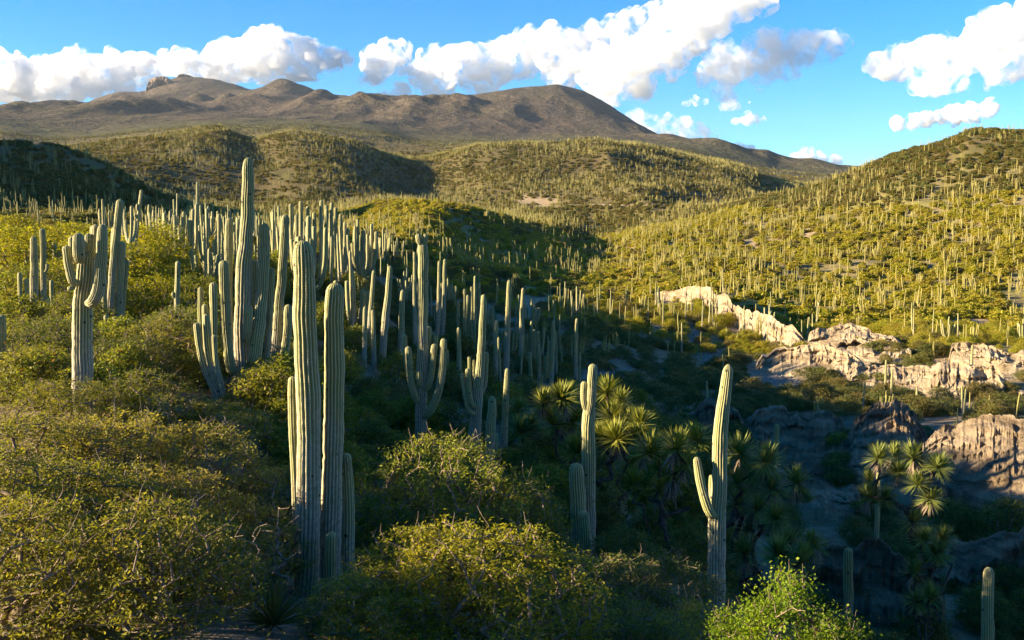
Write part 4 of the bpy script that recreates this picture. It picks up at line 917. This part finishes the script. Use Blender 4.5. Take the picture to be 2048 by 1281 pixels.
# ------------------------------------------------------------------ scattered cacti and shrubs
MARKS = [(167, 640, 25, 'the corky trunk'), (78, 540, 44, 'the upright cactus pair'), (232, 560, 37, 'the tall leaning cactus group'), (240, 690, 34, 'the low cactus candelabra'), (412, 690, 27, 'the low cactus cluster'), (490, 560, 28, 'the tallest cactus'),
         (560, 590, 29, 'the straight pale cactus column'), (630, 780, 17, 'the double column cactus'), (729, 510, 60, 'the pale cactus candelabra'), (355, 600, 42, 'the lone budded cactus'), (772, 630, 45, 'the tilted cactus column'),
         (845, 690, 36, 'the cactus with round buds'), (958, 750, 34, 'the leaning tapered cactus'), (1012, 830, 35, 'the slim leaning column'), (1016, 650, 60, 'the tall tapered column'), (1105, 700, 60, 'the slim column by the gully'), (1178, 920, 27, 'the forked golden cactus'),
         (1250, 870, 33, 'the sunlit yucca thicket'), (1335, 950, 29, 'the yucca between golden cacti'), (1440, 950, 22, 'the one armed golden cactus'), (1510, 980, 30, 'the many headed yucca'), (1800, 980, 36, 'the tall crooked yucca'),
         (1550, 860, 70, 'the pointed clay bluff'), (1780, 850, 68, 'the broad clay bluff'), (1990, 880, 65, 'the tall clay wall'), (1400, 620, 170, 'the diagonal clay cliff'), (1610, 720, 114, 'the lumpy clay mound'), (1780, 745, 104, 'the beige clay slope'), (1930, 750, 101, 'the pointed clay ridge'),
         (800, 430, 360, 'the distant knoll'), (395, 450, 70, 'the thin spire cactus'), (640, 500, 70, 'the broad candelabra'), (1975, 1200, 26, 'the blunt right edge cactus'), (1420, 850, 68, 'the low broken brown bank')]
def spot(sx, sy, d):
    m = min(MARKS, key=lambda t: math.hypot(t[0] - sx, (t[1] - sy) * .8) + 60 * abs(math.log(t[2] / d)))
    dx = sx - m[0]
    if abs(dx) < 16: return ('behind ' if d > m[2] else 'in front of ') + m[3]
    return ('well ' if abs(dx) > 90 else '') + ('right of ' if dx > 0 else 'left of ') + m[3]
RUNMAX = np.maximum.accumulate(np.where(GD > 5, GZ / GD, -9), 0)
def visible(X, Y, Z, slack=0.0):
    a = np.arctan2(X, Y); d = np.hypot(X, Y)
    j = np.clip(np.searchsorted(AZ, a), 1, len(AZ) - 1); i = np.clip(np.searchsorted(DD, d * 0.985) - 1, 0, len(DD) - 1)
    return Z / d > RUNMAX[i, j] - slack
def grid_at(A, X, Y):
    a = np.arctan2(X, Y); d = np.hypot(X, Y)
    return A[np.clip(np.searchsorted(DD, d), 0, len(DD) - 1), np.clip(np.searchsorted(AZ, a), 0, len(AZ) - 1)]
def scatter(n, dlo, dhi, seed, azlo=-29.5, azhi=29.5):
    rg = np.random.default_rng(seed)
    a = np.radians(rg.uniform(azlo, azhi, n)); d = np.sqrt(rg.uniform(dlo ** 2, dhi ** 2, n))
    X = d * np.sin(a); Y = d * np.cos(a); Z = ground_z(X, Y); return X, Y, Z, d, rg
def area(dlo, dhi): return math.radians(59.0) / 2 * (dhi ** 2 - dlo ** 2)
# --- cacti
cp = []
for dlo, dhi, dens, seed in [(48, 140, 1 / 13., 201), (140, 330, 1 / 11., 202), (330, 640, 1 / 12., 203), (640, 1250, 1 / 12., 204), (1250, 2100, 1 / 120., 205)]:
    X, Y, Z, d, rg = scatter(int(area(dlo, dhi) * dens), dlo, dhi, seed)
    sx, sy = project(np.stack([X, Y, Z], -1))
    n1 = fbm2(X / 26, Y / 26, 3, 301); n2 = fbm2(X / 120, Y / 120, 2, 302)
    p = 0.50 + 1.5 * n1 + 0.6 * n2 + 1.0 * fbm2(X / 9, Y / 9, 2, 303)
    if dlo < 100:
        p = np.where((sx > 290) & (sx < 720), p + .6, p)
        p = np.where((sx <= 290) & (sx > -40), .02, p)
        p = np.where((sx > 700) & (sx < 1250), p * .55, p)
        p = np.where((sx > 1250), p * .35 + .02, p)
        p = np.where((d < 64) & (sx > 1180), 0, p); p = np.where((d < 56) & (sx < 680), 0, p)
    p = np.where((sx > 700) & (sx < 1000) & (sy > 405) & (sy < 470) & (d > 280) & (d < 420), p * .2, p)       # the grassy knoll
    p = p * (grid_at(clay, X, Y) < .45) * np.where(grid_at(wash, X, Y) > .5, .1, 1)
    H = np.where(d < 140, rg.uniform(1.7, 4.3, len(X)) + np.where((sx > 290) & (sx < 720), .9, 0), 1.5 + 3.5 * rg.uniform(0, 1, len(X)) ** 1.3)
    H = np.where(sx > 1250, np.where(d < 125, H * .6, H), H)
    near_hand = np.zeros(len(X), bool)
    for bx, by in cactus_bases: near_hand |= (np.hypot(X - bx, Y - by) < .9)
    keep = (rg.uniform(0, 1, len(X)) < p) & ~near_hand & visible(X, Y, Z + H * .85) & (sx > -30) & (sx < 2078)
    cp.append(np.stack([X, Y, Z, H, d, sx, sy], -1)[keep])
cp = np.concatenate(cp)
order = np.argsort(-(cp[:, 3] / cp[:, 4])); cp = cp[order]
N_CACT = 235
def variant(kind, seed, far=False):
    """a cactus about 1 m tall scale: list of (part kind, V, F, A); height 5 m, stems .3 m thick"""
    rg = random.Random(seed); H = 5.0; parts = []
    kw = dict(ribs=6, per=1, step=1.6, depth=0) if far else dict(ribs=10, per=2, step=.3, depth=.2)
    def add(kd, P, R, arm=False, tp=None):
        V, F, A = stem(np.array(P, float), R, kw['ribs'], kw['per'], kw['step'], arm, seed * 13 + len(parts), kw['depth'], tp)
        if far: A['rib'] = np.full(len(V), .62); A['hgt'] = np.clip(A['hgt'] * .6 + .4, 0, 1)
        parts.append((kd, V, F, A))
    R = rg.uniform(.14, .19); lean = rg.uniform(-.35, .35); ly = rg.uniform(-.3, .3)
    tp = [1, 1, .93, rg.uniform(.6, .85)]
    add('trunk', [(0, 0, -.3), (lean * .3, ly * .3, H * .4), (lean, ly, H)], R, False, tp)
    if kind == 'pair':
        a = rg.uniform(0, 6.3); h = rg.uniform(.45, .85) * H; add('trunk', [(.45 * math.cos(a), .45 * math.sin(a), -.3), (.5 * math.cos(a), .5 * math.sin(a), h)], R * .9, False, tp)
    if kind == 'arms':
        for k in range(rg.randint(1, 3)):
            a = rg.uniform(0, 6.3); z = rg.uniform(.3, .55) * H; r = rg.uniform(.4, .65); t = rg.uniform(.65, .92) * H; c, s = math.cos(a), math.sin(a)
            add('arm', [(lean * .3, ly * .3, z), (c * r * .7, s * r * .7, z + .12), (c * r, s * r, z + .5), (c * r * 1.1, s * r * 1.1, t)], R * .75, True)
    if kind == 'fan':
        for k in range(rg.randint(5, 8)):
            a = k * 1.1 + rg.uniform(0, .8); z = rg.uniform(.12, .3) * H; r = rg.uniform(.45, 1.0); t = rg.uniform(.7, 1.0) * H; c, s = math.cos(a), math.sin(a)
            add('arm', [(0, 0, z), (c * r * .6, s * r * .6, z + .25), (c * r, s * r, z + .9), (c * r * 1.25, s * r * 1.25, t)], R * .75, True)
    return parts
KINDS = ['single', 'single', 'single', 'pair', 'arms', 'arms', 'fan', 'single']
MIDV = [[(kd, mesh(kd, V, F, A, True, (M['cactus'],))) for kd, V, F, A in variant(k, 500 + i)] for i, k in enumerate(KINDS)]
def zone(sx, sy, d):
    if sx < 720 and d < 170: return 'slender cactus column crowded on the left ridge crest', 'cactus stand on the left ridge'
    if sx < 1260 and d < 170: return 'slender cactus column on the shaded slope in the middle', 'cacti on the shaded middle slope'
    if d < 128: return 'small cactus on the shaded gully floor at the right', 'cacti on the gully floor'
    if sx < 1260: return 'slender cactus column on the valley floor below the distant knoll', 'cacti on the valley floor'
    return 'slender sunlit cactus on the lower right hillside', 'cacti on the lower right hillside'
for k, (X, Y, Z, H, d, sx, sy) in enumerate(cp[:N_CACT]):
    v = rnd.randrange(len(MIDV)); s = H / 5.0; lb, gp = zone(sx, sy, d)
    if sx < 720 and rnd.random() < .35: v = rnd.choice((4, 5, 6))
    w = s ** .35 * rnd.uniform(.46, .72)
    if KINDS[v] == 'fan': w = s ** .7
    if len(MIDV[v]) == 1: r = obj('columnar_cactus', MIDV[v][0][1], None, (X, Y, Z), rnd.uniform(0, 6.3), (w, w, s))
    else:
        r = obj('columnar_cactus', None, None, (X, Y, Z), rnd.uniform(0, 6.3), (w, w, s)); r.empty_display_size = .3
        for kd, me in MIDV[v]: obj(kd, me, r)
    size = 'tall' if H > 4.2 else ('mid sized' if H > 2.9 else 'short')
    form = {'single': 'slender cactus column', 'pair': 'twin stemmed cactus', 'arms': 'cactus with raised arms', 'fan': 'many stemmed cactus'}[KINDS[v]]
    tag(r, size + ' ' + form + ' ' + spot(sx, sy - 40, d), 'cactus', gp)

def instancer(name, V, rot, scl, var, sources, label):
    """one object whose points carry the rest of a crowd"""
    m = bpy.data.meshes.new(name); m.vertices.add(len(V)); m.vertices.foreach_set('co', np.asarray(V, np.float32).ravel()); m.update()
    for nm, a in (('rot', rot), ('scl', scl)):
        at = m.attributes.new(nm, 'FLOAT_VECTOR', 'POINT'); at.data.foreach_set('vector', np.asarray(a, np.float32).ravel())
    at = m.attributes.new('var', 'INT', 'POINT'); at.data.foreach_set('value', np.asarray(var, np.int32))
    o = obj(name, m); tag(o, label, kind='stuff')
    ng = bpy.data.node_groups.new(name, 'GeometryNodeTree')
    ng.interface.new_socket('Geometry', in_out='INPUT', socket_type='NodeSocketGeometry'); ng.interface.new_socket('Geometry', in_out='OUTPUT', socket_type='NodeSocketGeometry')
    N = ng.nodes; gi = N.new('NodeGroupInput'); go = N.new('NodeGroupOutput'); jn = N.new('GeometryNodeJoinGeometry')
    def named(nm, tp):
        q = N.new('GeometryNodeInputNamedAttribute'); q.data_type = tp; q.inputs['Name'].default_value = nm; return q.outputs[0]
    ra = named('rot', 'FLOAT_VECTOR'); sa = named('scl', 'FLOAT_VECTOR'); va = named('var', 'INT')
    for i, src in enumerate(sources):
        so = bpy.data.objects.new(name + '_pattern', src)
        oi = N.new('GeometryNodeObjectInfo'); oi.inputs['Object'].default_value = so; oi.inputs['As Instance'].default_value = True
        cmpn = N.new('FunctionNodeCompare'); cmpn.data_type = 'INT'; cmpn.operation = 'EQUAL'
        ins = [s for s in cmpn.inputs if s.type == 'INT']; ng.links.new(va, ins[0]); ins[1].default_value = i
        ip = N.new('GeometryNodeInstanceOnPoints'); ng.links.new(gi.outputs[0], ip.inputs['Points']); ng.links.new(cmpn.outputs[0], ip.inputs['Selection'])
        ng.links.new(oi.outputs['Geometry'], ip.inputs['Instance']); ng.links.new(ra, ip.inputs['Rotation']); ng.links.new(sa, ip.inputs['Scale'])
        ng.links.new(ip.outputs[0], jn.inputs[0])
    ng.links.new(jn.outputs[0], go.inputs[0])
    md = o.modifiers.new('crowd', 'NODES'); md.node_group = ng
    return o
FARV = []
for i, k in enumerate(KINDS):
    V, F, A = join([(V, F, A) for kd, V, F, A in variant(k, 500 + i, True)]); FARV.append(mesh('cactus_pattern', V, F, A, True, (M['cactus_far'],)))
rest = cp[N_CACT:]; n = len(rest)
vv = npr.integers(0, len(KINDS), n); s = rest[:, 3] / 5.0; w = s ** .5 * npr.uniform(.42, .72, n) * (1 + .25 * sstep(400, 1100, rest[:, 4]))
instancer('distant_cacti', rest[:, :3], np.stack([npr.normal(0, .035, n), npr.normal(0, .035, n), npr.uniform(0, 6.3, n)], -1), np.stack([w, w, s], -1), vv, FARV, 'countless small columnar cacti dotting the far hillsides')
print('cacti', len(cp))

# --- shrubs
sp = []
for dlo, dhi, dens, seed in [(23, 60, 1 / 2.6, 401), (60, 150, 1 / 5., 402), (150, 330, 1 / 3.7, 403), (330, 640, 1 / 6., 404), (640, 1300, 1 / 12., 405), (1300, 2300, 1 / 120., 406)]:
    X, Y, Z, d, rg = scatter(int(area(dlo, dhi) * dens), dlo, dhi, seed)
    sx, sy = project(np.stack([X, Y, Z], -1))
    p = np.where(d < 60, 1.15, .72) + 1.0 * fbm2(X / 14, Y / 14, 3, 411) + .3 * fbm2(X / 70, Y / 70, 2, 412)
    p = p * (grid_at(clay, X, Y) < .52) * np.where(grid_at(wash, X, Y) > .45, .06, 1)
    S = rg.uniform(.55, 1.25, len(X)) * np.where(d > 150, 1.02, .85) * np.where(d < 60, .8, 1)
    p = np.where((d < 66) & (sx > 1430), p * .5, p)
    keep = (rg.uniform(0, 1, len(X)) < p) & visible(X, Y, Z + S * 1.6, .004) & (sx > -60) & (sx < 2110)
    # keep clear of the hand placed cacti and banks close by
    if dlo < 60:
        for bx, by in cactus_bases: keep &= ~(np.hypot(X - bx, Y - by) < .7)
        keep &= ~((np.abs(sx - 1165) < 60) & (d < 29))
    sp.append(np.stack([X, Y, Z, S, d, sx, sy], -1)[keep])
sp = np.concatenate(sp); sp = sp[np.argsort(-(sp[:, 3] / sp[:, 4]))]
N_SHR = 262
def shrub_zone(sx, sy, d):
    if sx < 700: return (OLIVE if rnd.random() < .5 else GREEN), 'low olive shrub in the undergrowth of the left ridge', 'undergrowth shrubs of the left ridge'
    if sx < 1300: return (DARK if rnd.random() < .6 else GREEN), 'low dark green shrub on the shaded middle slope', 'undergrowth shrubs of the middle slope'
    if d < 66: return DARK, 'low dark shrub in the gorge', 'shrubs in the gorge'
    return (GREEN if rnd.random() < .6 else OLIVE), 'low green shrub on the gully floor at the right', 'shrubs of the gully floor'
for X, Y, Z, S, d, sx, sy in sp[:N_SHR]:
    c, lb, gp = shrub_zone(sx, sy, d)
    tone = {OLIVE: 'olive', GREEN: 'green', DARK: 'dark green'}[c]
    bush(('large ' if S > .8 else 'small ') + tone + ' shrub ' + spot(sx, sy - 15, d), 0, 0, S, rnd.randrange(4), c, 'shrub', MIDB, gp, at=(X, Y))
def far_shrub(seed, mat, R=1.5, H=1.6, tips=55, nl=15, size=.15):
    rg = np.random.default_rng(seed); T = crown_points(rg, tips, (3, seed % 6, seed % 5, -.5)) * np.array((R, R, H))
    v, f, lv = leaves(rg, T, nl, .2, size, 1.5, .5, .6); return mesh('shrub_pattern', v, f, {'lv': lv}, False, (mat,))
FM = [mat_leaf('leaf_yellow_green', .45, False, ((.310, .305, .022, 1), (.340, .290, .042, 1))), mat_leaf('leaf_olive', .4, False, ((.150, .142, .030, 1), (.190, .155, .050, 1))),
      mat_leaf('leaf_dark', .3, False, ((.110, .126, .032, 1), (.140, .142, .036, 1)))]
FS = [far_shrub(600 + i * 3 + j, FM[i]) for i in range(3) for j in range(3)]
MS = []
for i in range(3):
    for j in range(2):
        cpy = MIDB[j * 2][1].copy(); cpy.materials.clear(); cpy.materials.append(FM[i]); MS.append(cpy)
rest = sp[N_SHR:]; n = len(rest); X, Y, Z, S, d, sx, sy = rest.T
u = npr.uniform(0, 1, n); tone = fbm2(X / 90, Y / 90, 3, 421)
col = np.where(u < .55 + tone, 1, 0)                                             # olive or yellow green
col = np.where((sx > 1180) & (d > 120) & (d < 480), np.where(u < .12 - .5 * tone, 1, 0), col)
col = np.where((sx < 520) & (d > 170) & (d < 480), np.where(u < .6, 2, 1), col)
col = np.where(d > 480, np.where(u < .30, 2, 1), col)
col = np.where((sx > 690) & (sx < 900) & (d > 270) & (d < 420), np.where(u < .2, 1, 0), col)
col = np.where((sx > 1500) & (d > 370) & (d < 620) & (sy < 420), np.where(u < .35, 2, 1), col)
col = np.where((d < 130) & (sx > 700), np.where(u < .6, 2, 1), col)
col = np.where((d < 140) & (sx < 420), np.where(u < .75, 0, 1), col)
shp = npr.integers(0, 3, n)
var = np.where(d < 170, 9 + col * 2 + (shp % 2), col * 3 + shp)
sc3 = np.stack([S * npr.uniform(.9, 1.25, n), S * npr.uniform(.9, 1.25, n), S * npr.uniform(.7, 1.05, n)], -1)
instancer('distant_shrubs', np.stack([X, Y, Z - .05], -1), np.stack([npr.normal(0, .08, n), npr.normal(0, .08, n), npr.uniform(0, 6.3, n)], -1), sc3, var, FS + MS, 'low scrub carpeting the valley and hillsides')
print('shrubs', len(sp))
# --- loose stones on the shaded gravel patch and the wash
bmx = bmesh.new(); bmesh.ops.create_icosphere(bmx, subdivisions=1, radius=1.0)
for v in bmx.verts: v.co *= rnd.uniform(.7, 1.15)
pm = bpy.data.meshes.new('stone_pattern'); bmx.to_mesh(pm); bmx.free(); pm.materials.append(M['stone'])
X, Y, Z, d, rg = scatter(9000, 11, 24, 501); sx, sy = project(np.stack([X, Y, Z], -1)); k1 = (sx < 760) & (rg.uniform(0, 1, len(X)) < .5)
X2, Y2, Z2, d2, rg2 = scatter(26000, 62, 150, 502, 4, 29.5); k2 = (grid_at(np.maximum(clay, wash), X2, Y2) > .4) & (rg2.uniform(0, 1, len(X2)) < .5)
P = np.concatenate([np.stack([X, Y, Z], -1)[k1], np.stack([X2, Y2, Z2], -1)[k2]]); n = len(P)
s = np.concatenate([npr.uniform(.015, .055, k1.sum()), npr.uniform(.06, .22, k2.sum())])
instancer('gravel', P, npr.uniform(0, 6.3, (n, 3)), np.stack([s, s * npr.uniform(.6, 1, n), s * .6], -1), np.zeros(n), [pm], 'loose grey gravel lying on the bare ground')

# ------------------------------------------------------------------ clouds
def mat_cloud(dens, lo=.455, hi=.60, scale=.0042):
    t = NT('cloud_vapour'); v = t.n('VolumePrincipled'); P = t.pos(); n = t.noise(scale, 8, 0.68, P, 0, 0.6)
    t.l(t.math('MULTIPLY', t.ramp(n, lo, hi), dens), v.inputs['Density']); v.inputs['Color'].default_value = (.955, .96, .97, 1); v.inputs['Anisotropy'].default_value = 0.25
    return t.done(None, v.outputs[0])
CLD = {}
def cloud(label, blobs, D, dens=0.016, base=None, seed=1, kids=13, vox=30.0, depth=0.55, amp=1.0):
    """blobs: (x, y, r) in photo pixels, built at D metres as one lumpy mass of vapour"""
    rg = np.random.default_rng(seed); S = []
    m = D / FPX
    for x, y, r in blobs:
        c = px(x, y, D) + np.array((0, rg.normal(0, depth * r * m), 0)); R = r * m * 1.2; S.append((c, R))
        for k in range(kids):
            v = rg.normal(0, 1, 3); v[2] = v[2] * .8 + .25; v /= np.linalg.norm(v); q = c + v * R * rg.uniform(.7, 1.0); r2 = R * rg.uniform(.22, .5); S.append((q, r2))
            if r2 > vox * 2.2:
                for j in range(5):
                    v2 = rg.normal(0, 1, 3); v2 /= np.linalg.norm(v2); S.append((q + v2 * r2 * rg.uniform(.75, 1.05), r2 * rg.uniform(.25, .5)))
    ico = bmesh.new(); bmesh.ops.create_icosphere(ico, subdivisions=2, radius=1.0); ico.verts.ensure_lookup_table()
    IV = np.array([v.co[:] for v in ico.verts]); IF = np.array([[v.index for v in f.verts] for f in ico.faces]); ico.free()
    V = np.concatenate([c + IV * r for c, r in S]); F = np.concatenate([IF + i * len(IV) for i in range(len(S))])
    o = bpy.data.objects.new('cloud_build', mesh('cloud_build', V, F)); COL.objects.link(o)
    md = o.modifiers.new('r', 'REMESH'); md.mode = 'VOXEL'; md.voxel_size = vox; md.use_smooth_shade = True
    dg = bpy.context.evaluated_depsgraph_get(); me = bpy.data.meshes.new_from_object(o.evaluated_get(dg)); bpy.data.objects.remove(o)
    co = np.empty(len(me.vertices) * 3, np.float32); me.vertices.foreach_get('co', co); co = co.reshape(-1, 3).astype(float)
    nm = np.empty(len(me.vertices) * 3, np.float32); me.vertices.foreach_get('normal', nm); nm = nm.reshape(-1, 3)
    n = noise3(co / (vox * 9), seed) * 2.2 + noise3(co / (vox * 4), seed + 1) * 1.3 + noise3(co / (vox * 2), seed + 2) * .7
    co = co + nm * (n * vox * .75 * amp)[:, None]
    if base is not None:
        zb = px(1024, base, D)[2]; low = co[:, 2] < zb; co[low, 2] = zb - (zb - co[low, 2]) * .22
    me.vertices.foreach_set('co', co.astype(np.float32).ravel()); me.update(); me.name = 'cloud'
    me.materials.clear(); me.materials.append(mat_cloud(dens * 1.35, .44, .63) if vox > 25.5 else mat_cloud(dens * 1.9, .43, .62, .0075))
    o = obj('cloud', me); tag(o, label, 'cloud', 'clouds over the mountains'); return o
cloud('long white cloud bank at the left edge behind the mountain', [(-60, 180, 55), (0, 185, 42), (50, 172, 40), (100, 160, 42), (140, 145, 36), (180, 165, 38), (225, 160, 34), (262, 140, 28), (240, 185, 30), (120, 195, 40), (30, 210, 38), (300, 195, 22)], 15000, .014, 215, 1)
cloud('broad white cumulus towering behind the rocky far mountain', [(335, 135, 26), (375, 135, 34), (430, 125, 38), (480, 112, 40), (525, 100, 36), (560, 120, 38), (610, 118, 34), (655, 122, 26), (690, 118, 16), (520, 150, 36), (420, 160, 34), (600, 148, 26)], 15500, .013, 165, 2)
cloud('small round white cloud between the broad cumulus and the diagonal bank', [(755, 120, 30), (775, 105, 24), (750, 145, 22), (785, 130, 20), (820, 98, 8), (800, 190, 18), (770, 192, 10)], 15500, .011, None, 3)
cloud('low white cloud strip above the shoulder of the dome mountain', [(860, 150, 34), (900, 135, 36), (950, 130, 36), (1000, 125, 38), (1050, 115, 38), (1100, 105, 38), (1150, 95, 34), (1190, 80, 28), (1230, 62, 22), (1270, 42, 20), (1310, 22, 18), (1340, 5, 16), (880, 180, 26), (960, 165, 30), (1120, 145, 36)], 15500, .011, None, 4)
cloud('great bright cloud bank rising diagonally to the top of the photo', [(1200, 160, 34), (1230, 130, 36), (1270, 115, 40), (1310, 95, 42), (1350, 70, 42), (1390, 45, 42), (1430, 20, 44), (1480, -5, 40), (1520, -30, 40), (1280, 160, 36), (1230, 180, 26), (1340, 120, 30), (1180, 125, 18)], 14800, .014, None, 5)
cloud('dark grey cloud hanging right of the bright diagonal bank', [(1440, 140, 34), (1480, 120, 36), (1520, 105, 34), (1560, 105, 34), (1600, 100, 30), (1640, 95, 26), (1675, 88, 18), (1450, 165, 26), (1520, 145, 28), (1580, 140, 20)], 15050, .006, None, 6)
cloud('large white cloud at the upper right edge', [(1760, 130, 20), (1800, 120, 28), (1850, 112, 32), (1900, 115, 30), (1940, 100, 36), (1990, 90, 42), (2040, 75, 44), (2090, 60, 46), (2000, 130, 34), (2050, 120, 30), (1860, 165, 24), (1900, 160, 22), (1830, 172, 14)], 15000, .012, None, 7)
cloud('thin streak of white cloud below the large right cloud', [(1790, 248, 12), (1820, 244, 14), (1850, 240, 13), (1880, 234, 13), (1910, 228, 15), (1940, 224, 16), (1970, 220, 15), (1990, 215, 9)], 20000, .020, None, 8, 9, 24)
cloud('grey white cloud low over the right foot of the dome mountain', [(1270, 240, 18), (1300, 250, 22), (1330, 258, 22), (1365, 262, 20), (1400, 268, 16), (1430, 272, 9), (1340, 280, 16)], 17000, .007, None, 9, 10, 26)
cloud('small white cumulus peeping over the distant plateau', [(1450, 304, 10), (1475, 302, 13), (1500, 304, 12), (1525, 310, 9)], 17500, .016, None, 10, 9, 18)
cloud('pale little cumulus low above the right plateau', [(1590, 318, 12), (1615, 314, 13), (1640, 320, 11), (1670, 324, 12), (1570, 322, 7)], 18000, .010, None, 11, 9, 18)
cloud('tiny flat cloud alone in the blue sky right of the dome', [(1472, 242, 8), (1492, 238, 11), (1512, 237, 10), (1526, 240, 6)], 20000, .009, None, 12, 8, 18)
cloud('faint wisp above the tiny flat cloud', [(1375, 206, 7), (1392, 203, 9), (1408, 203, 7)], 20000, .006, None, 13, 8, 18)
cloud('small grey cloud wisp beside the faint one', [(1446, 214, 9), (1460, 212, 11), (1476, 213, 8), (1500, 206, 5)], 20000, .004, None, 14, 8, 18)

# ------------------------------------------------------------------ look-alikes beside the same landmark: tell them apart by their order
ORD = ['first', 'second', 'third', 'fourth', 'fifth', 'sixth', 'seventh', 'eighth', 'ninth', 'tenth', 'eleventh', 'twelfth']
same = {}
for o in COL.objects:
    if o.parent is None and 'label' in o and 'category' in o: same.setdefault(o['label'], []).append(o)
for lb, os_ in same.items():
    if len(os_) < 2: continue
    os_.sort(key=lambda o: float(project(np.array(o.location))[0]))
    for k, o in enumerate(os_): o['label'] = lb + (', ' + ('left' if k == 0 else 'right') + ' one' if len(os_) == 2 else ', ' + ORD[min(k, 11)] + ' from left')

# ------------------------------------------------------------------ air between here and the mountains
zt = float(max(GZ.max(), 0)) + 60; zb = float(GZ.min()) - 6
hb = bmesh.new(); bmesh.ops.create_cube(hb, size=1.0)
for v in hb.verts: v.co = Vector((v.co.x * 19600, v.co.y * 19600, zb if v.co.z < 0 else zt))
hm = bpy.data.meshes.new('haze'); hb.to_mesh(hm); hb.free()
t = NT('thin_haze'); v = t.n('VolumePrincipled'); v.inputs['Density'].default_value = 0.000016; v.inputs['Color'].default_value = (.72, .84, 1, 1); v.inputs['Anisotropy'].default_value = .1
hm.materials.append(t.done(None, v.outputs[0]))
tag(obj('haze', hm), 'thin bluish air over the valley', kind='stuff')
print('haze', zb, zt, 'objects', len(COL.objects))
